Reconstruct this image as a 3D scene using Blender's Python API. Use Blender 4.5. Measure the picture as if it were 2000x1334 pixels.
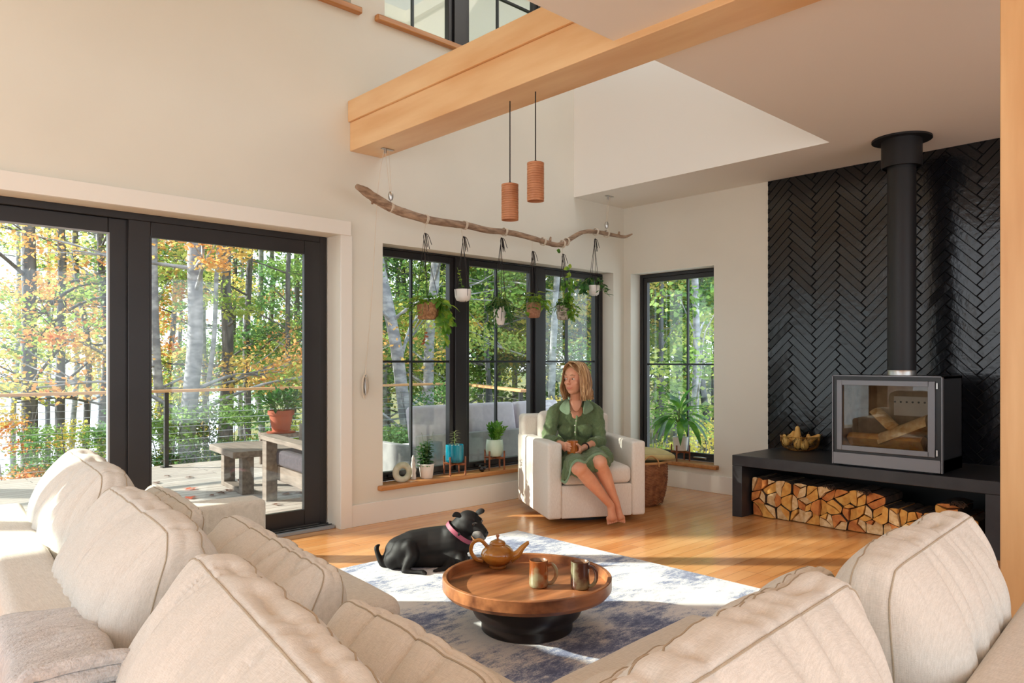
import bpy, math, random
import numpy as np
from mathutils import Vector, Matrix, noise, Euler
S = bpy.context.scene
for _o in list(bpy.data.objects): bpy.data.objects.remove(_o)
C = S.collection
R = math.radians
random.seed(7)

# ------------------------------------------------------------------ camera, light, exposure
FPX, CXP, CYP, CH, YAW = 1446.0, 1000.0, 706.2, 1.25, 0.8148
cd = bpy.data.cameras.new('camera'); cam = bpy.data.objects.new('camera', cd); C.objects.link(cam)
cam.location = (0, 0, CH); cam.rotation_euler = (R(90), 0, YAW - R(90))
cd.sensor_width = 36; cd.lens = FPX/2000*36; cd.shift_y = (CYP-667)/2000
cd.clip_start = .05; cd.clip_end = 400
S.camera = cam
S.view_settings.view_transform = 'Standard'; S.view_settings.look = 'None'
S.view_settings.exposure = -0.1; S.view_settings.gamma = 1.0
S.cycles.max_bounces = 9; S.cycles.diffuse_bounces = 5; S.cycles.transparent_max_bounces = 24
S.cycles.sample_clamp_indirect = 6; S.cycles.use_denoising = True
S.cycles.caustics_reflective = False; S.cycles.caustics_refractive = False

w = bpy.data.worlds.new('sky'); S.world = w; w.use_nodes = True
wn = w.node_tree; wn.nodes.clear()
bg = wn.nodes.new('ShaderNodeBackground'); wo = wn.nodes.new('ShaderNodeOutputWorld')
wtc = wn.nodes.new('ShaderNodeTexCoord'); wsp = wn.nodes.new('ShaderNodeSeparateXYZ'); wr = wn.nodes.new('ShaderNodeValToRGB')
wn.links.new(wtc.outputs['Generated'], wsp.inputs[0]); wn.links.new(wsp.outputs['Z'], wr.inputs[0])
wr.color_ramp.elements[0].position = 0.0; wr.color_ramp.elements[0].color = (.90, .95, 1, 1)
wr.color_ramp.elements[1].position = 0.7; wr.color_ramp.elements[1].color = (.70, .83, 1, 1)
wn.links.new(wr.outputs[0], bg.inputs['Color']); bg.inputs['Strength'].default_value = 2.6
wn.links.new(bg.outputs[0], wo.inputs[0])

SUN_DIR = Vector((-.70, .69, .41)).normalized()
sl = bpy.data.lights.new('sun', 'SUN'); sl.energy = 13; sl.angle = R(.8); sl.color = (1, .92, .80)
sun = bpy.data.objects.new('sun', sl); C.objects.link(sun)
sun.rotation_euler = SUN_DIR.to_track_quat('Z', 'Y').to_euler(); sun.location = (-6, 9, 8)

# ------------------------------------------------------------------ measuring helper: a pixel of the photograph onto a plane of the room
def at(px, py, X=None, Y=None, Z=None, D=None):
    l = (px-CXP)/FPX; u = -(py-CYP)/FPX; c, s = math.cos(YAW), math.sin(YAW)
    r = Vector((c+l*s, s-l*c, u))
    t = X/r.x if X is not None else Y/r.y if Y is not None else (Z-CH)/r.z if Z is not None else D
    return Vector((0, 0, CH)) + r*t

# ------------------------------------------------------------------ materials
def lin(c):
    return tuple(((v/255)/12.92 if v/255 <= .04045 else ((v/255+.055)/1.055)**2.4) for v in c) + (1,)
MATS = {}
def mat(name, c1, c2=None, rough=.5, metal=0., scale=6., stretch=(1, 1, 1), bump=0., bscale=60., bstretch=(1, 1, 1), spec=.5,
        lo=.35, hi=.65, coat=0., sheen=0., detail=4., sss=0., bdist=.01):
    m = bpy.data.materials.new(name); m.use_nodes = True; n = m.node_tree; b = n.nodes['Principled BSDF']
    c1 = lin(c1); b.inputs['Base Color'].default_value = c1
    b.inputs['Roughness'].default_value = rough; b.inputs['Metallic'].default_value = metal
    b.inputs['Specular IOR Level'].default_value = spec
    if coat: b.inputs['Coat Weight'].default_value = coat; b.inputs['Coat Roughness'].default_value = .08
    if sheen: b.inputs['Sheen Weight'].default_value = sheen
    if sss:
        b.inputs['Subsurface Weight'].default_value = sss; b.inputs['Subsurface Radius'].default_value = (.012, .005, .003); b.inputs['Subsurface Scale'].default_value = 1
    tc = n.nodes.new('ShaderNodeTexCoord')
    if c2 is not None:
        mp = n.nodes.new('ShaderNodeMapping'); mp.inputs['Scale'].default_value = stretch
        nz = n.nodes.new('ShaderNodeTexNoise'); nz.inputs['Scale'].default_value = scale; nz.inputs['Detail'].default_value = detail
        rp = n.nodes.new('ShaderNodeValToRGB'); rp.color_ramp.elements[0].position = lo; rp.color_ramp.elements[1].position = hi
        rp.color_ramp.elements[0].color = c1; rp.color_ramp.elements[1].color = lin(c2)
        n.links.new(tc.outputs['Object'], mp.inputs[0]); n.links.new(mp.outputs[0], nz.inputs['Vector'])
        n.links.new(nz.outputs['Fac'], rp.inputs[0]); n.links.new(rp.outputs[0], b.inputs['Base Color'])
    if bump:
        mp = n.nodes.new('ShaderNodeMapping'); mp.inputs['Scale'].default_value = bstretch
        nz = n.nodes.new('ShaderNodeTexNoise'); nz.inputs['Scale'].default_value = bscale; nz.inputs['Detail'].default_value = 3
        bp = n.nodes.new('ShaderNodeBump'); bp.inputs['Strength'].default_value = bump; bp.inputs['Distance'].default_value = bdist
        n.links.new(tc.outputs['Object'], mp.inputs[0]); n.links.new(mp.outputs[0], nz.inputs['Vector'])
        n.links.new(nz.outputs['Fac'], bp.inputs['Height']); n.links.new(bp.outputs[0], b.inputs['Normal'])
    MATS[name] = m
    return m

def linen(name, c1, c2, rough=.95, weave=900., strength=.35):
    """woven cloth: two crossed noises stretched along the thread directions"""
    m = bpy.data.materials.new(name); m.use_nodes = True; n = m.node_tree; b = n.nodes['Principled BSDF']
    b.inputs['Roughness'].default_value = rough; b.inputs['Sheen Weight'].default_value = .15
    b.inputs['Specular IOR Level'].default_value = .2
    tc = n.nodes.new('ShaderNodeTexCoord'); hs = []
    for st in ((40, 4, 40), (4, 40, 4)):
        mp = n.nodes.new('ShaderNodeMapping'); mp.inputs['Scale'].default_value = tuple(s*weave/900 for s in st)
        nz = n.nodes.new('ShaderNodeTexNoise'); nz.inputs['Scale'].default_value = 9; nz.inputs['Detail'].default_value = 3
        n.links.new(tc.outputs['Object'], mp.inputs[0]); n.links.new(mp.outputs[0], nz.inputs['Vector']); hs.append(nz)
    ad = n.nodes.new('ShaderNodeMath'); ad.operation = 'ADD'
    n.links.new(hs[0].outputs['Fac'], ad.inputs[0]); n.links.new(hs[1].outputs['Fac'], ad.inputs[1])
    rp = n.nodes.new('ShaderNodeMapRange'); rp.inputs['From Min'].default_value = .75; rp.inputs['From Max'].default_value = 1.25
    n.links.new(ad.outputs[0], rp.inputs['Value'])
    mx = n.nodes.new('ShaderNodeMix'); mx.data_type = 'RGBA'
    mx.inputs['A'].default_value = lin(c1); mx.inputs['B'].default_value = lin(c2)
    n.links.new(rp.outputs[0], mx.inputs['Factor']); n.links.new(mx.outputs['Result'], b.inputs['Base Color'])
    bp = n.nodes.new('ShaderNodeBump'); bp.inputs['Strength'].default_value = strength; bp.inputs['Distance'].default_value = .002
    n.links.new(ad.outputs[0], bp.inputs['Height']); n.links.new(bp.outputs[0], b.inputs['Normal'])
    MATS[name] = m
    return m

def leafmat(name, c1, c2, c3=None, transl=.45, scale=2.5, rough=.5):
    """leaves: colour varies from leaf to leaf, light passes through them"""
    m = bpy.data.materials.new(name); m.use_nodes = True; n = m.node_tree; b = n.nodes['Principled BSDF']; out = n.nodes['Material Output']
    tc = n.nodes.new('ShaderNodeTexCoord'); nz = n.nodes.new('ShaderNodeTexNoise'); nz.inputs['Scale'].default_value = scale; nz.inputs['Detail'].default_value = 6
    rp = n.nodes.new('ShaderNodeValToRGB'); e = rp.color_ramp.elements
    e[0].position = .36; e[0].color = lin(c1); e[1].position = .62; e[1].color = lin(c3 or c2)
    if c3: k = e.new(.5); k.color = lin(c2)
    n.links.new(tc.outputs['Object'], nz.inputs['Vector']); n.links.new(nz.outputs['Fac'], rp.inputs[0])
    n.links.new(rp.outputs[0], b.inputs['Base Color']); b.inputs['Roughness'].default_value = rough
    tr = n.nodes.new('ShaderNodeBsdfTranslucent'); n.links.new(rp.outputs[0], tr.inputs['Color'])
    mx = n.nodes.new('ShaderNodeMixShader'); mx.inputs[0].default_value = transl
    n.links.new(b.outputs[0], mx.inputs[1]); n.links.new(tr.outputs[0], mx.inputs[2]); n.links.new(mx.outputs[0], out.inputs[0])
    MATS[name] = m
    return m

def glassmat(name, tint=(.93, .97, .96), refl=.9):
    m = bpy.data.materials.new(name); m.use_nodes = True; n = m.node_tree; n.nodes.clear()
    out = n.nodes.new('ShaderNodeOutputMaterial'); t = n.nodes.new('ShaderNodeBsdfTransparent'); g = n.nodes.new('ShaderNodeBsdfGlossy')
    t.inputs[0].default_value = tint + (1,); g.inputs['Roughness'].default_value = .01; g.inputs['Color'].default_value = (refl, refl, refl, 1)
    gm = n.nodes.new('ShaderNodeNewGeometry'); mr = n.nodes.new('ShaderNodeMapRange')
    mr.inputs['To Min'].default_value = 1.5; mr.inputs['To Max'].default_value = 1/1.5   # the same reflection leaving the pane as entering it
    f = n.nodes.new('ShaderNodeFresnel'); n.links.new(gm.outputs['Backfacing'], mr.inputs['Value']); n.links.new(mr.outputs[0], f.inputs[0]); mx = n.nodes.new('ShaderNodeMixShader')
    n.links.new(f.outputs[0], mx.inputs[0]); n.links.new(t.outputs[0], mx.inputs[1]); n.links.new(g.outputs[0], mx.inputs[2]); n.links.new(mx.outputs[0], out.inputs[0])
    MATS[name] = m
    return m

def woodmat(name, c1, c2, c3=None, axis='X', scale=3., rough=.4, coat=0., bump=.08, k=14):
    st = {'X': (1, k, k), 'Y': (k, 1, k), 'Z': (k, k, 1)}[axis]
    m = mat(name, c1, c2, rough=rough, scale=scale, stretch=st, bump=bump, bscale=scale*3, bstretch=st, coat=coat, lo=.3, hi=.7, detail=6)
    return m

# --- the palette
M = MATS
wallm = mat('wall_paint', (224, 219, 206), (221, 216, 203), rough=.85, scale=2, spec=.2)
mat('ceiling_paint', (236, 231, 222), rough=.9, spec=.2)
mat('trim_paint', (232, 227, 218), rough=.45, spec=.4)
mat('black_frame', (30, 28, 29), (36, 34, 35), rough=.38, scale=3)
mat('black_bar', (24, 30, 32), rough=.4)
mat('grey_gasket', (150, 155, 160), rough=.4)
glassmat('pane_glass')
glassmat('stove_glass', (.80, .78, .74), .9)
woodmat('beam_maple', (236, 200, 152), (220, 172, 120), axis='Y', scale=1.2, rough=.32, k=7)
woodmat('post_maple', (224, 184, 132), (206, 160, 108), axis='Z', scale=1.5, rough=.4, k=9)
woodmat('sill_oak', (198, 142, 86), (168, 108, 58), axis='X', scale=2.5, rough=.3)
woodmat('walnut', (150, 88, 52), (104, 56, 32), axis='X', scale=2.5, rough=.32)
woodmat('acacia', (186, 124, 80), (92, 52, 32), axis='X', scale=1.6, rough=.36, coat=.1, k=9)
woodmat('veneer', (194, 134, 92), (168, 108, 70), axis='X', scale=10, rough=.5, k=1)
woodmat('grey_wood', (134, 120, 110), (98, 86, 78), axis='Y', scale=2, rough=.8)
woodmat('rail_wood', (214, 164, 116), (190, 134, 90), axis='X', scale=2, rough=.5)
mat('black_metal', (26, 25, 27), rough=.45, spec=.4)
mat('dark_bench', (44, 43, 46), (34, 33, 36), rough=.42, scale=9, bump=.05)
mat('stove_grey', (120, 120, 124), rough=.42, metal=.6)
mat('stove_black', (22, 22, 24), rough=.35)
mat('steel', (190, 188, 184), rough=.3, metal=1)
mat('dark_lacquer', (28, 20, 18), (34, 24, 21), rough=.35, scale=5)
linen('sofa_linen', (204, 200, 190), (224, 220, 211))
linen('cushion_linen', (206, 203, 194), (224, 221, 213), weave=1500, strength=.35)
linen('chair_linen', (214, 206, 194), (228, 222, 212), weave=1100)
linen('seam_thread', (168, 156, 136), (178, 168, 148))
mat('throw_wool', (184, 184, 184), (210, 210, 209), rough=1, scale=40, bump=.6, bscale=160, sheen=.4, stretch=(1, 3, 1))
mat('mustard_cloth', (190, 176, 118), (204, 190, 134), rough=.95, scale=8, bump=.2, bscale=120)
mat('ceramic_white', (236, 231, 225), (226, 219, 211), rough=.5, scale=9)
mat('ceramic_mint', (206, 224, 206), (190, 212, 190), rough=.25, scale=5)
mat('ceramic_teal', (20, 138, 160), (10, 96, 118), rough=.15, scale=14, stretch=(1, 1, .4), lo=.4, hi=.6)
mat('ceramic_tan', (176, 128, 98), (150, 100, 74), rough=.7, scale=60, bump=.5, bscale=90)
mat('speckled_pot', (186, 176, 160), (110, 100, 88), rough=.6, scale=45, lo=.5, hi=.58)
mat('basket_pot', (170, 128, 88), (124, 84, 52), rough=.8, scale=50, stretch=(1, 1, 1), bump=.8, bscale=60)
mat('terracotta', (168, 84, 56), (146, 70, 46), rough=.8, scale=5)
mat('amber_glaze', (190, 132, 50), (130, 72, 22), rough=.08, scale=5, stretch=(1, 1, 3), lo=.38, hi=.66, coat=.6)
mat('mug_glaze', (146, 142, 112), (136, 76, 38), rough=.22, scale=9, lo=.40, hi=.52, coat=.3)
mat('mug_inside', (126, 92, 66), rough=.3)
mat('coffee', (48, 24, 12), rough=.05)
mat('soil', (58, 42, 32), rough=1)
mat('black_glaze', (24, 22, 24), rough=.12)
mat('stone_ring', (158, 158, 124), (206, 204, 186), rough=.6, scale=9)
mat('crystal', (224, 218, 210), (200, 190, 180), rough=.2, scale=30)
mat('driftwood', (176, 148, 122), (126, 100, 80), rough=.9, scale=5, stretch=(2, 8, 8), bump=.5, bscale=30, bstretch=(1, 5, 5))
mat('rope', (214, 200, 180), rough=.9)
mat('dark_cord', (40, 34, 32), rough=.9)
mat('stem', (96, 122, 52), rough=.6)
leafmat('leaf_fresh', (56, 104, 30), (104, 156, 44), (168, 190, 66), scale=9)
leafmat('leaf_dark', (30, 74, 30), (62, 118, 48), transl=.3, scale=12)
leafmat('leaf_zz', (60, 120, 34), (118, 172, 56), transl=.3, scale=8)
leafmat('leaf_lily', (40, 100, 40), (86, 150, 60), (130, 190, 70), transl=.35, scale=7, rough=.3)
leafmat('leaf_pale', (150, 160, 110), (176, 180, 130), scale=9)
leafmat('dry_leaf', (190, 130, 90), (150, 80, 50), scale=9)
mat('wicker', (168, 112, 70), (120, 70, 40), rough=.7, scale=20, bump=.5, bscale=80)
mat('wicker_light', (196, 150, 96), rough=.7)
mat('brass_wire', (200, 150, 80), rough=.25, metal=1)
mat('gourd', (232, 190, 108), (206, 150, 70), rough=.55, scale=12)
mat('dog_black', (12, 10, 10), (22, 18, 17), rough=.58, scale=5, bump=.25, bscale=700, spec=.3, bdist=.003)
mat('dog_grey', (120, 116, 112), (70, 66, 64), rough=.6, scale=30, bump=.3, bscale=240)
mat('dog_nose', (14, 12, 13), rough=.2)
mat('pink_collar', (160, 76, 98), rough=.6)
mat('skin', (224, 166, 134), (212, 148, 116), rough=.5, scale=10, sss=.15)
mat('lips', (206, 124, 104), rough=.4)
mat('nail', (232, 186, 166), rough=.25)
mat('eye_white', (222, 214, 206), rough=.2)
mat('iris', (60, 44, 34), rough=.1)
mat('brow', (142, 108, 76), rough=.9)
mat('hair', (186, 144, 100), (140, 102, 68), rough=.45, scale=9, stretch=(5, 5, 1), lo=.38, hi=.62)
mat('hair_light', (222, 188, 142), (180, 138, 92), rough=.45, scale=16, stretch=(4, 4, 1))
mat('hair_dark', (120, 84, 54), (92, 62, 40), rough=.5, scale=16)
linen('green_linen', (86, 104, 70), (106, 122, 86), weave=1300)
mat('button', (226, 220, 204), rough=.3)
mat('concrete_top', (176, 168, 160), (160, 150, 142), rough=.9, scale=6)
mat('charcoal_cushion', (62, 58, 66), (74, 68, 76), rough=.95, scale=30)
mat('lavender_cushion', (206, 198, 208), (196, 188, 200), rough=.95, scale=20)
mat('grey_outdoor', (150, 150, 150), (130, 130, 132), rough=.8, scale=8)
mat('cable', (190, 195, 200), rough=.3, metal=1)
mat('bark_grey', (128, 126, 132), (84, 84, 92), rough=.95, scale=4, stretch=(3, 3, .7), bump=.6, bscale=10, bstretch=(2, 2, .6), bdist=.03)
mat('bark_pale', (196, 194, 202), (136, 136, 146), rough=.9, scale=5, stretch=(1, 1, 2), bump=.4, bscale=10, bdist=.02, lo=.3, hi=.6)
mat('bark_log', (92, 70, 54), (52, 38, 30), rough=1, scale=12, bump=.8, bscale=30)
leafmat('fol_green', (92, 132, 70), (150, 182, 92), (204, 212, 122), scale=.9, transl=.6)
leafmat('fol_yellow', (160, 182, 88), (222, 214, 118), (238, 206, 116), scale=.8, transl=.6)
leafmat('fol_orange', (226, 146, 92), (236, 182, 112), (206, 192, 110), scale=.9, transl=.55)
leafmat('fol_dark', (70, 116, 78), (108, 152, 90), (154, 188, 108), scale=.9, transl=.55)
mat('forest_floor', (120, 110, 60), (84, 96, 44), rough=1, scale=.8)
mat('lake_water', (210, 218, 222), rough=.1, spec=.6)
mat('far_wood', (110, 130, 84), (150, 150, 100), rough=1, scale=.4)

# ------------------------------------------------------------------ geometry helpers
class MB:
    def __init__(s): s.v = []; s.f = []; s.m = []; s.mats = []
    def mi(s, m):
        if m not in s.mats: s.mats.append(m)
        return s.mats.index(m)
    def add(s, vs, fs, m=None):
        o = len(s.v); s.v.extend([tuple(v) for v in vs]); s.f.extend([tuple(i+o for i in f) for f in fs])
        s.m.extend([s.mi(m) if m else 0]*len(fs)); return s
    def box(s, a, b, m=None, xf=None):
        x0, y0, z0 = a; x1, y1, z1 = b
        vs = [Vector(p) for p in ((x0, y0, z0), (x1, y0, z0), (x1, y1, z0), (x0, y1, z0), (x0, y0, z1), (x1, y0, z1), (x1, y1, z1), (x0, y1, z1))]
        if xf: vs = [xf @ v for v in vs]
        return s.add(vs, [(0, 3, 2, 1), (4, 5, 6, 7), (0, 1, 5, 4), (1, 2, 6, 5), (2, 3, 7, 6), (3, 0, 4, 7)], m)
    def tube(s, pts, rad, n=8, m=None, cap=True, closed=False):
        pts = [Vector(p) for p in pts]; N = len(pts)
        if not hasattr(rad, '__len__'): rad = [rad]*N
        vs = []; fs = []; up = None
        for i, p in enumerate(pts):
            if closed: t = pts[(i+1) % N]-pts[i-1]
            else: t = pts[min(i+1, N-1)]-pts[max(i-1, 0)]
            if t.length < 1e-9: t = Vector((0, 0, 1))
            t.normalize()
            if up is None: up = Vector((0, 0, 1)) if abs(t.z) < .9 else Vector((1, 0, 0))
            a = t.cross(up)
            if a.length < 1e-6: a = t.orthogonal()
            a.normalize(); b = a.cross(t).normalized(); up = b
            r = rad[i]
            ra, rb = (r if hasattr(r, '__len__') else (r, r))
            for k in range(n):
                q = 2*math.pi*k/n; vs.append(p + a*math.cos(q)*ra + b*math.sin(q)*rb)
        for i in range(N if closed else N-1):
            j = (i+1) % N
            for k in range(n): fs.append((i*n+k, i*n+(k+1) % n, j*n+(k+1) % n, j*n+k))
        if cap and not closed:
            fs.append(tuple(range(n))[::-1]); fs.append(tuple((N-1)*n+k for k in range(n)))
        return s.add(vs, fs, m)
    def lathe(s, prof, c=(0, 0, 0), n=32, m=None, xf=None, mfun=None):
        c = Vector(c); vs = []; fs = []
        for r, z in prof:
            for k in range(n):
                q = 2*math.pi*k/n; v = Vector((max(r, 1e-4)*math.cos(q), max(r, 1e-4)*math.sin(q), z))
                vs.append((xf @ v if xf else v) + c)
        for i in range(len(prof)-1):
            for k in range(n): fs.append((i*n+k, i*n+(k+1) % n, (i+1)*n+(k+1) % n, (i+1)*n+k))
        return s.add(vs, fs, m)
    def ell(s, c, r, nu=16, nv=10, m=None, rot=None):
        c = Vector(c); vs = []; fs = []
        if not hasattr(r, '__len__'): r = (r, r, r)
        for i in range(1, nv):
            a = math.pi*i/nv
            for k in range(nu):
                q = 2*math.pi*k/nu; v = Vector((r[0]*math.sin(a)*math.cos(q), r[1]*math.sin(a)*math.sin(q), r[2]*math.cos(a)))
                vs.append((rot @ v if rot else v)+c)
        for dz in (r[2], -r[2]):
            v = Vector((0, 0, dz)); vs.append((rot @ v if rot else v)+c)
        T = (nv-1)*nu; B = T+1
        for k in range(nu):
            fs.append((T, k, (k+1) % nu)); fs.append((B, (nv-2)*nu+(k+1) % nu, (nv-2)*nu+k))
        for i in range(nv-2):
            for k in range(nu): fs.append((i*nu+k, (i+1)*nu+k, (i+1)*nu+(k+1) % nu, i*nu+(k+1) % nu))
        return s.add(vs, fs, m)
    def cap(s, a, b, ra, rb, n=12, m=None):
        """tapered capsule, for shapes that get merged into one skin"""
        a = Vector(a); b = Vector(b); s.tube([a, b], [ra, rb], n, m); s.ell(a, ra, n, 8, m); s.ell(b, rb, n, 8, m); return s
    def build(s, name, m=None, parent=None, smooth=True, ang=35, bevel=0, seg=2, at0=False):
        me = bpy.data.meshes.new(name); me.from_pydata(s.v, [], s.f)
        for x in (s.mats if s.mats and s.mats[0] else []): me.materials.append(M[x] if isinstance(x, str) else x)
        if m is not None: me.materials.clear(); me.materials.append(M[m] if isinstance(m, str) else m)
        elif s.mats: me.polygons.foreach_set('material_index', s.m)
        me.update()
        o = bpy.data.objects.new(name, me); C.objects.link(o)
        if smooth:
            me.polygons.foreach_set('use_smooth', [True]*len(me.polygons))
            me.set_sharp_from_angle(angle=R(ang))
        if bevel:
            b = o.modifiers.new('bevel', 'BEVEL'); b.width = bevel; b.segments = seg; b.limit_method = 'ANGLE'; b.harden_normals = False
        if parent is not None: attach(o, parent)
        return o

def attach(o, parent):
    """the mesh is written in world coordinates; keep it there under a parent that stands elsewhere"""
    o.parent = parent
    o.matrix_parent_inverse = parent_world(parent).inverted()
def parent_world(p):
    m = Matrix.LocRotScale(p.location, p.rotation_euler, p.scale)
    if p.parent is not None: m = parent_world(p.parent) @ p.matrix_parent_inverse @ m
    return m
def tag(o, label=None, cat=None, group=None, kind=None):
    if label: o['label'] = label
    if cat: o['category'] = cat
    if group: o['group'] = group
    if kind: o['kind'] = kind
    return o
def thing(name, loc, label, cat, group=None):
    o = bpy.data.objects.new(name, None); C.objects.link(o); o.location = loc; o.empty_display_size = .1
    return tag(o, label, cat, group)
def struct(name, mb, m, bevel=0, smooth=True):
    return tag(mb.build(name, m, smooth=smooth, bevel=bevel), kind='structure')
def blob(mb, name, m, parent, voxel=.006, smooth=4, fac=.5, disp=None, dstr=.004, dscale=.05):
    """merge overlapping rounded shapes into one continuous skin"""
    o = mb.build(name, m, parent, smooth=False)
    r = o.modifiers.new('skin', 'REMESH'); r.mode = 'VOXEL'; r.voxel_size = voxel; r.use_smooth_shade = True
    if smooth:
        s = o.modifiers.new('soft', 'SMOOTH'); s.iterations = smooth; s.factor = fac
    if disp:
        t = bpy.data.textures.new(name+'_fold', 'CLOUDS'); t.noise_scale = dscale; t.noise_depth = 2
        d = o.modifiers.new('fold', 'DISPLACE'); d.texture = t; d.strength = dstr; d.mid_level = .5
        d.texture_coords = 'GLOBAL'
    return o
def smoothpath(pts, n=6):
    """Catmull-Rom through the points"""
    P = [Vector(p) for p in pts]; P = [P[0]*2-P[1]] + P + [P[-1]*2-P[-2]]; out = []
    for i in range(1, len(P)-2):
        for k in range(n):
            t = k/n; a, b, c, d = P[i-1:i+3]
            out.append(.5*((2*b)+(c-a)*t+(2*a-5*b+4*c-d)*t*t+(3*b-a-3*c+d)*t**3))
    out.append(P[-2]); return out
def lerp(a, b, t): return a+(b-a)*t
def interp(vals, n):
    out = []
    for i in range(n):
        t = i/(n-1)*(len(vals)-1); k = min(int(t), len(vals)-2); out.append(lerp(vals[k], vals[k+1], t-k))
    return out
leafmat('leaf_red', (200, 60, 30), (230, 110, 50)); leafmat('leaf_brown', (120, 84, 70), (150, 108, 88))
mat('mug_glaze_dark', (124, 122, 96), (76, 44, 34), rough=.22, scale=9, lo=.40, hi=.54, coat=.3)
linen('green_hem', (112, 138, 108), (136, 160, 130), weave=1300)
mat('mug_amber', (196, 120, 48), (160, 84, 30), rough=.18, scale=14, coat=.4)
mat('iris_dog', (40, 24, 14), rough=.05)
# ------------------------------------------------------------------ the room
YA, XB, ZC = 4.90, 6.25, 2.87
def wall_grid(mb, u0, u1, z0, z1, holes, put):
    """fill a rectangle except its openings with boxes; put(ua, ub, za, zb)"""
    us = sorted({u0, u1, *[h[0] for h in holes], *[h[1] for h in holes]}); us = [u for u in us if u0 <= u <= u1]
    for a, b in zip(us[:-1], us[1:]):
        zs = [z0]
        for h in sorted((h for h in holes if h[0] <= a+1e-6 and h[1] >= b-1e-6), key=lambda h: h[2]):
            if h[2] > zs[-1]: put(a, b, zs[-1], h[2])
            zs.append(h[3])
        if zs[-1] < z1: put(a, b, zs[-1], z1)

DX0, DX1, DZ = -2.75, 2.853, 2.197
WX0, WX1, WZ0, WZ1 = 3.232, 6.075, .255, 2.175
mb = MB()
wall_grid(mb, -4, XB+.2, -.1, 5.5, [(DX0, DX1, -.1, DZ), (WX0, WX1, WZ0, WZ1), (3.25, 5.15, 3.92, 5.2), (1.1, 2.95, 3.92, 5.2)],
          lambda a, b, c, d: mb.box((a, YA, c), (b, YA+.26, d)))
struct('wall_back', mb, 'wall_paint')
mb = MB()
wall_grid(mb, -3.4, YA, -.1, 5.5, [(3.82, 4.81, .225, 2.17)], lambda a, b, c, d: mb.box((XB, a, c), (XB+.26, b, d)))
struct('wall_right', mb, 'wall_paint')
mb = MB(); mb.box((-4, -3.2, -.1), (XB, YA, 0)); mb.box((DX0, YA, -.1), (DX1, YA+.12, 0))
def floor_mat():
    m = bpy.data.materials.new('maple_floor'); m.use_nodes = True; n = m.node_tree; b = n.nodes['Principled BSDF']
    tc = n.nodes.new('ShaderNodeTexCoord'); br = n.nodes.new('ShaderNodeTexBrick')
    br.inputs['Scale'].default_value = 1; br.inputs['Brick Width'].default_value = 1.35; br.inputs['Row Height'].default_value = .095
    br.inputs['Mortar Size'].default_value = .0009; br.inputs['Color1'].default_value = (.15, .15, .15, 1); br.inputs['Color2'].default_value = (.85, .85, .85, 1)
    br.inputs['Mortar'].default_value = (0, 0, 0, 1); br.offset = .37; br.offset_frequency = 3; br.inputs['Bias'].default_value = 0
    mp = n.nodes.new('ShaderNodeMapping'); mp.inputs['Scale'].default_value = (1.2, 14, 1)
    nz = n.nodes.new('ShaderNodeTexNoise'); nz.inputs['Scale'].default_value = 1.5; nz.inputs['Detail'].default_value = 7
    mp2 = n.nodes.new('ShaderNodeMapping'); mp2.inputs['Scale'].default_value = (.9, 2.6, 1)
    n2 = n.nodes.new('ShaderNodeTexNoise'); n2.inputs['Scale'].default_value = 1.6; n2.inputs['Detail'].default_value = 4
    n.links.new(tc.outputs['Object'], br.inputs['Vector']); n.links.new(tc.outputs['Object'], mp.inputs[0]); n.links.new(mp.outputs[0], nz.inputs['Vector'])
    n.links.new(tc.outputs['Object'], mp2.inputs[0]); n.links.new(mp2.outputs[0], n2.inputs['Vector'])
    a = n.nodes.new('ShaderNodeMix'); a.data_type = 'FLOAT'; a.inputs[0].default_value = .55
    bw = n.nodes.new('ShaderNodeRGBToBW'); n.links.new(br.outputs['Color'], bw.inputs[0])
    n.links.new(bw.outputs[0], a.inputs['A']); n.links.new(nz.outputs['Fac'], a.inputs['B'])
    a2 = n.nodes.new('ShaderNodeMix'); a2.data_type = 'FLOAT'; a2.inputs[0].default_value = .42
    n.links.new(a.outputs['Result'], a2.inputs['A']); n.links.new(n2.outputs['Fac'], a2.inputs['B'])
    rp = n.nodes.new('ShaderNodeValToRGB'); e = rp.color_ramp.elements
    e[0].position = .12; e[0].color = lin((138, 80, 38)); e[1].position = .72; e[1].color = lin((230, 178, 122))
    k = e.new(.42); k.color = lin((206, 140, 82))
    n.links.new(a2.outputs['Result'], rp.inputs[0])
    mo = n.nodes.new('ShaderNodeMix'); mo.data_type = 'RGBA'; mo.inputs['B'].default_value = lin((120, 70, 36))
    n.links.new(br.outputs['Fac'], mo.inputs['Factor']); n.links.new(rp.outputs[0], mo.inputs['A']); n.links.new(mo.outputs['Result'], b.inputs['Base Color'])
    b.inputs['Roughness'].default_value = .24; b.inputs['Coat Weight'].default_value = .35; b.inputs['Coat Roughness'].default_value = .13
    MATS['maple_floor'] = m
floor_mat()
struct('floor', mb, 'maple_floor', smooth=False)
mb = MB()
mb.box((-4, -3.2, ZC), (XB, 2.37, ZC+.2)); mb.box((5.46, 2.37, ZC), (XB, YA, ZC+.2))
mb.box((5.46, 2.37, ZC+.2), (5.6, YA, 5.5)); mb.box((-4, 2.22, ZC+.2), (5.46, 2.37, 5.5))
mb2 = MB(); wall_grid(mb2, -4, XB, -.1, ZC, [(-3.6, .6, .15, 2.7), (1.0, 5.4, .15, 2.7)], lambda a, b, c, d: mb2.box((a, -3.4, c), (b, -3.2, d))); struct('wall_front', mb2, 'wall_paint')  # unseen wall behind the camera; its large openings are added for sky fill
struct('ceiling', mb, 'ceiling_paint', smooth=False)
mb = MB()
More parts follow.
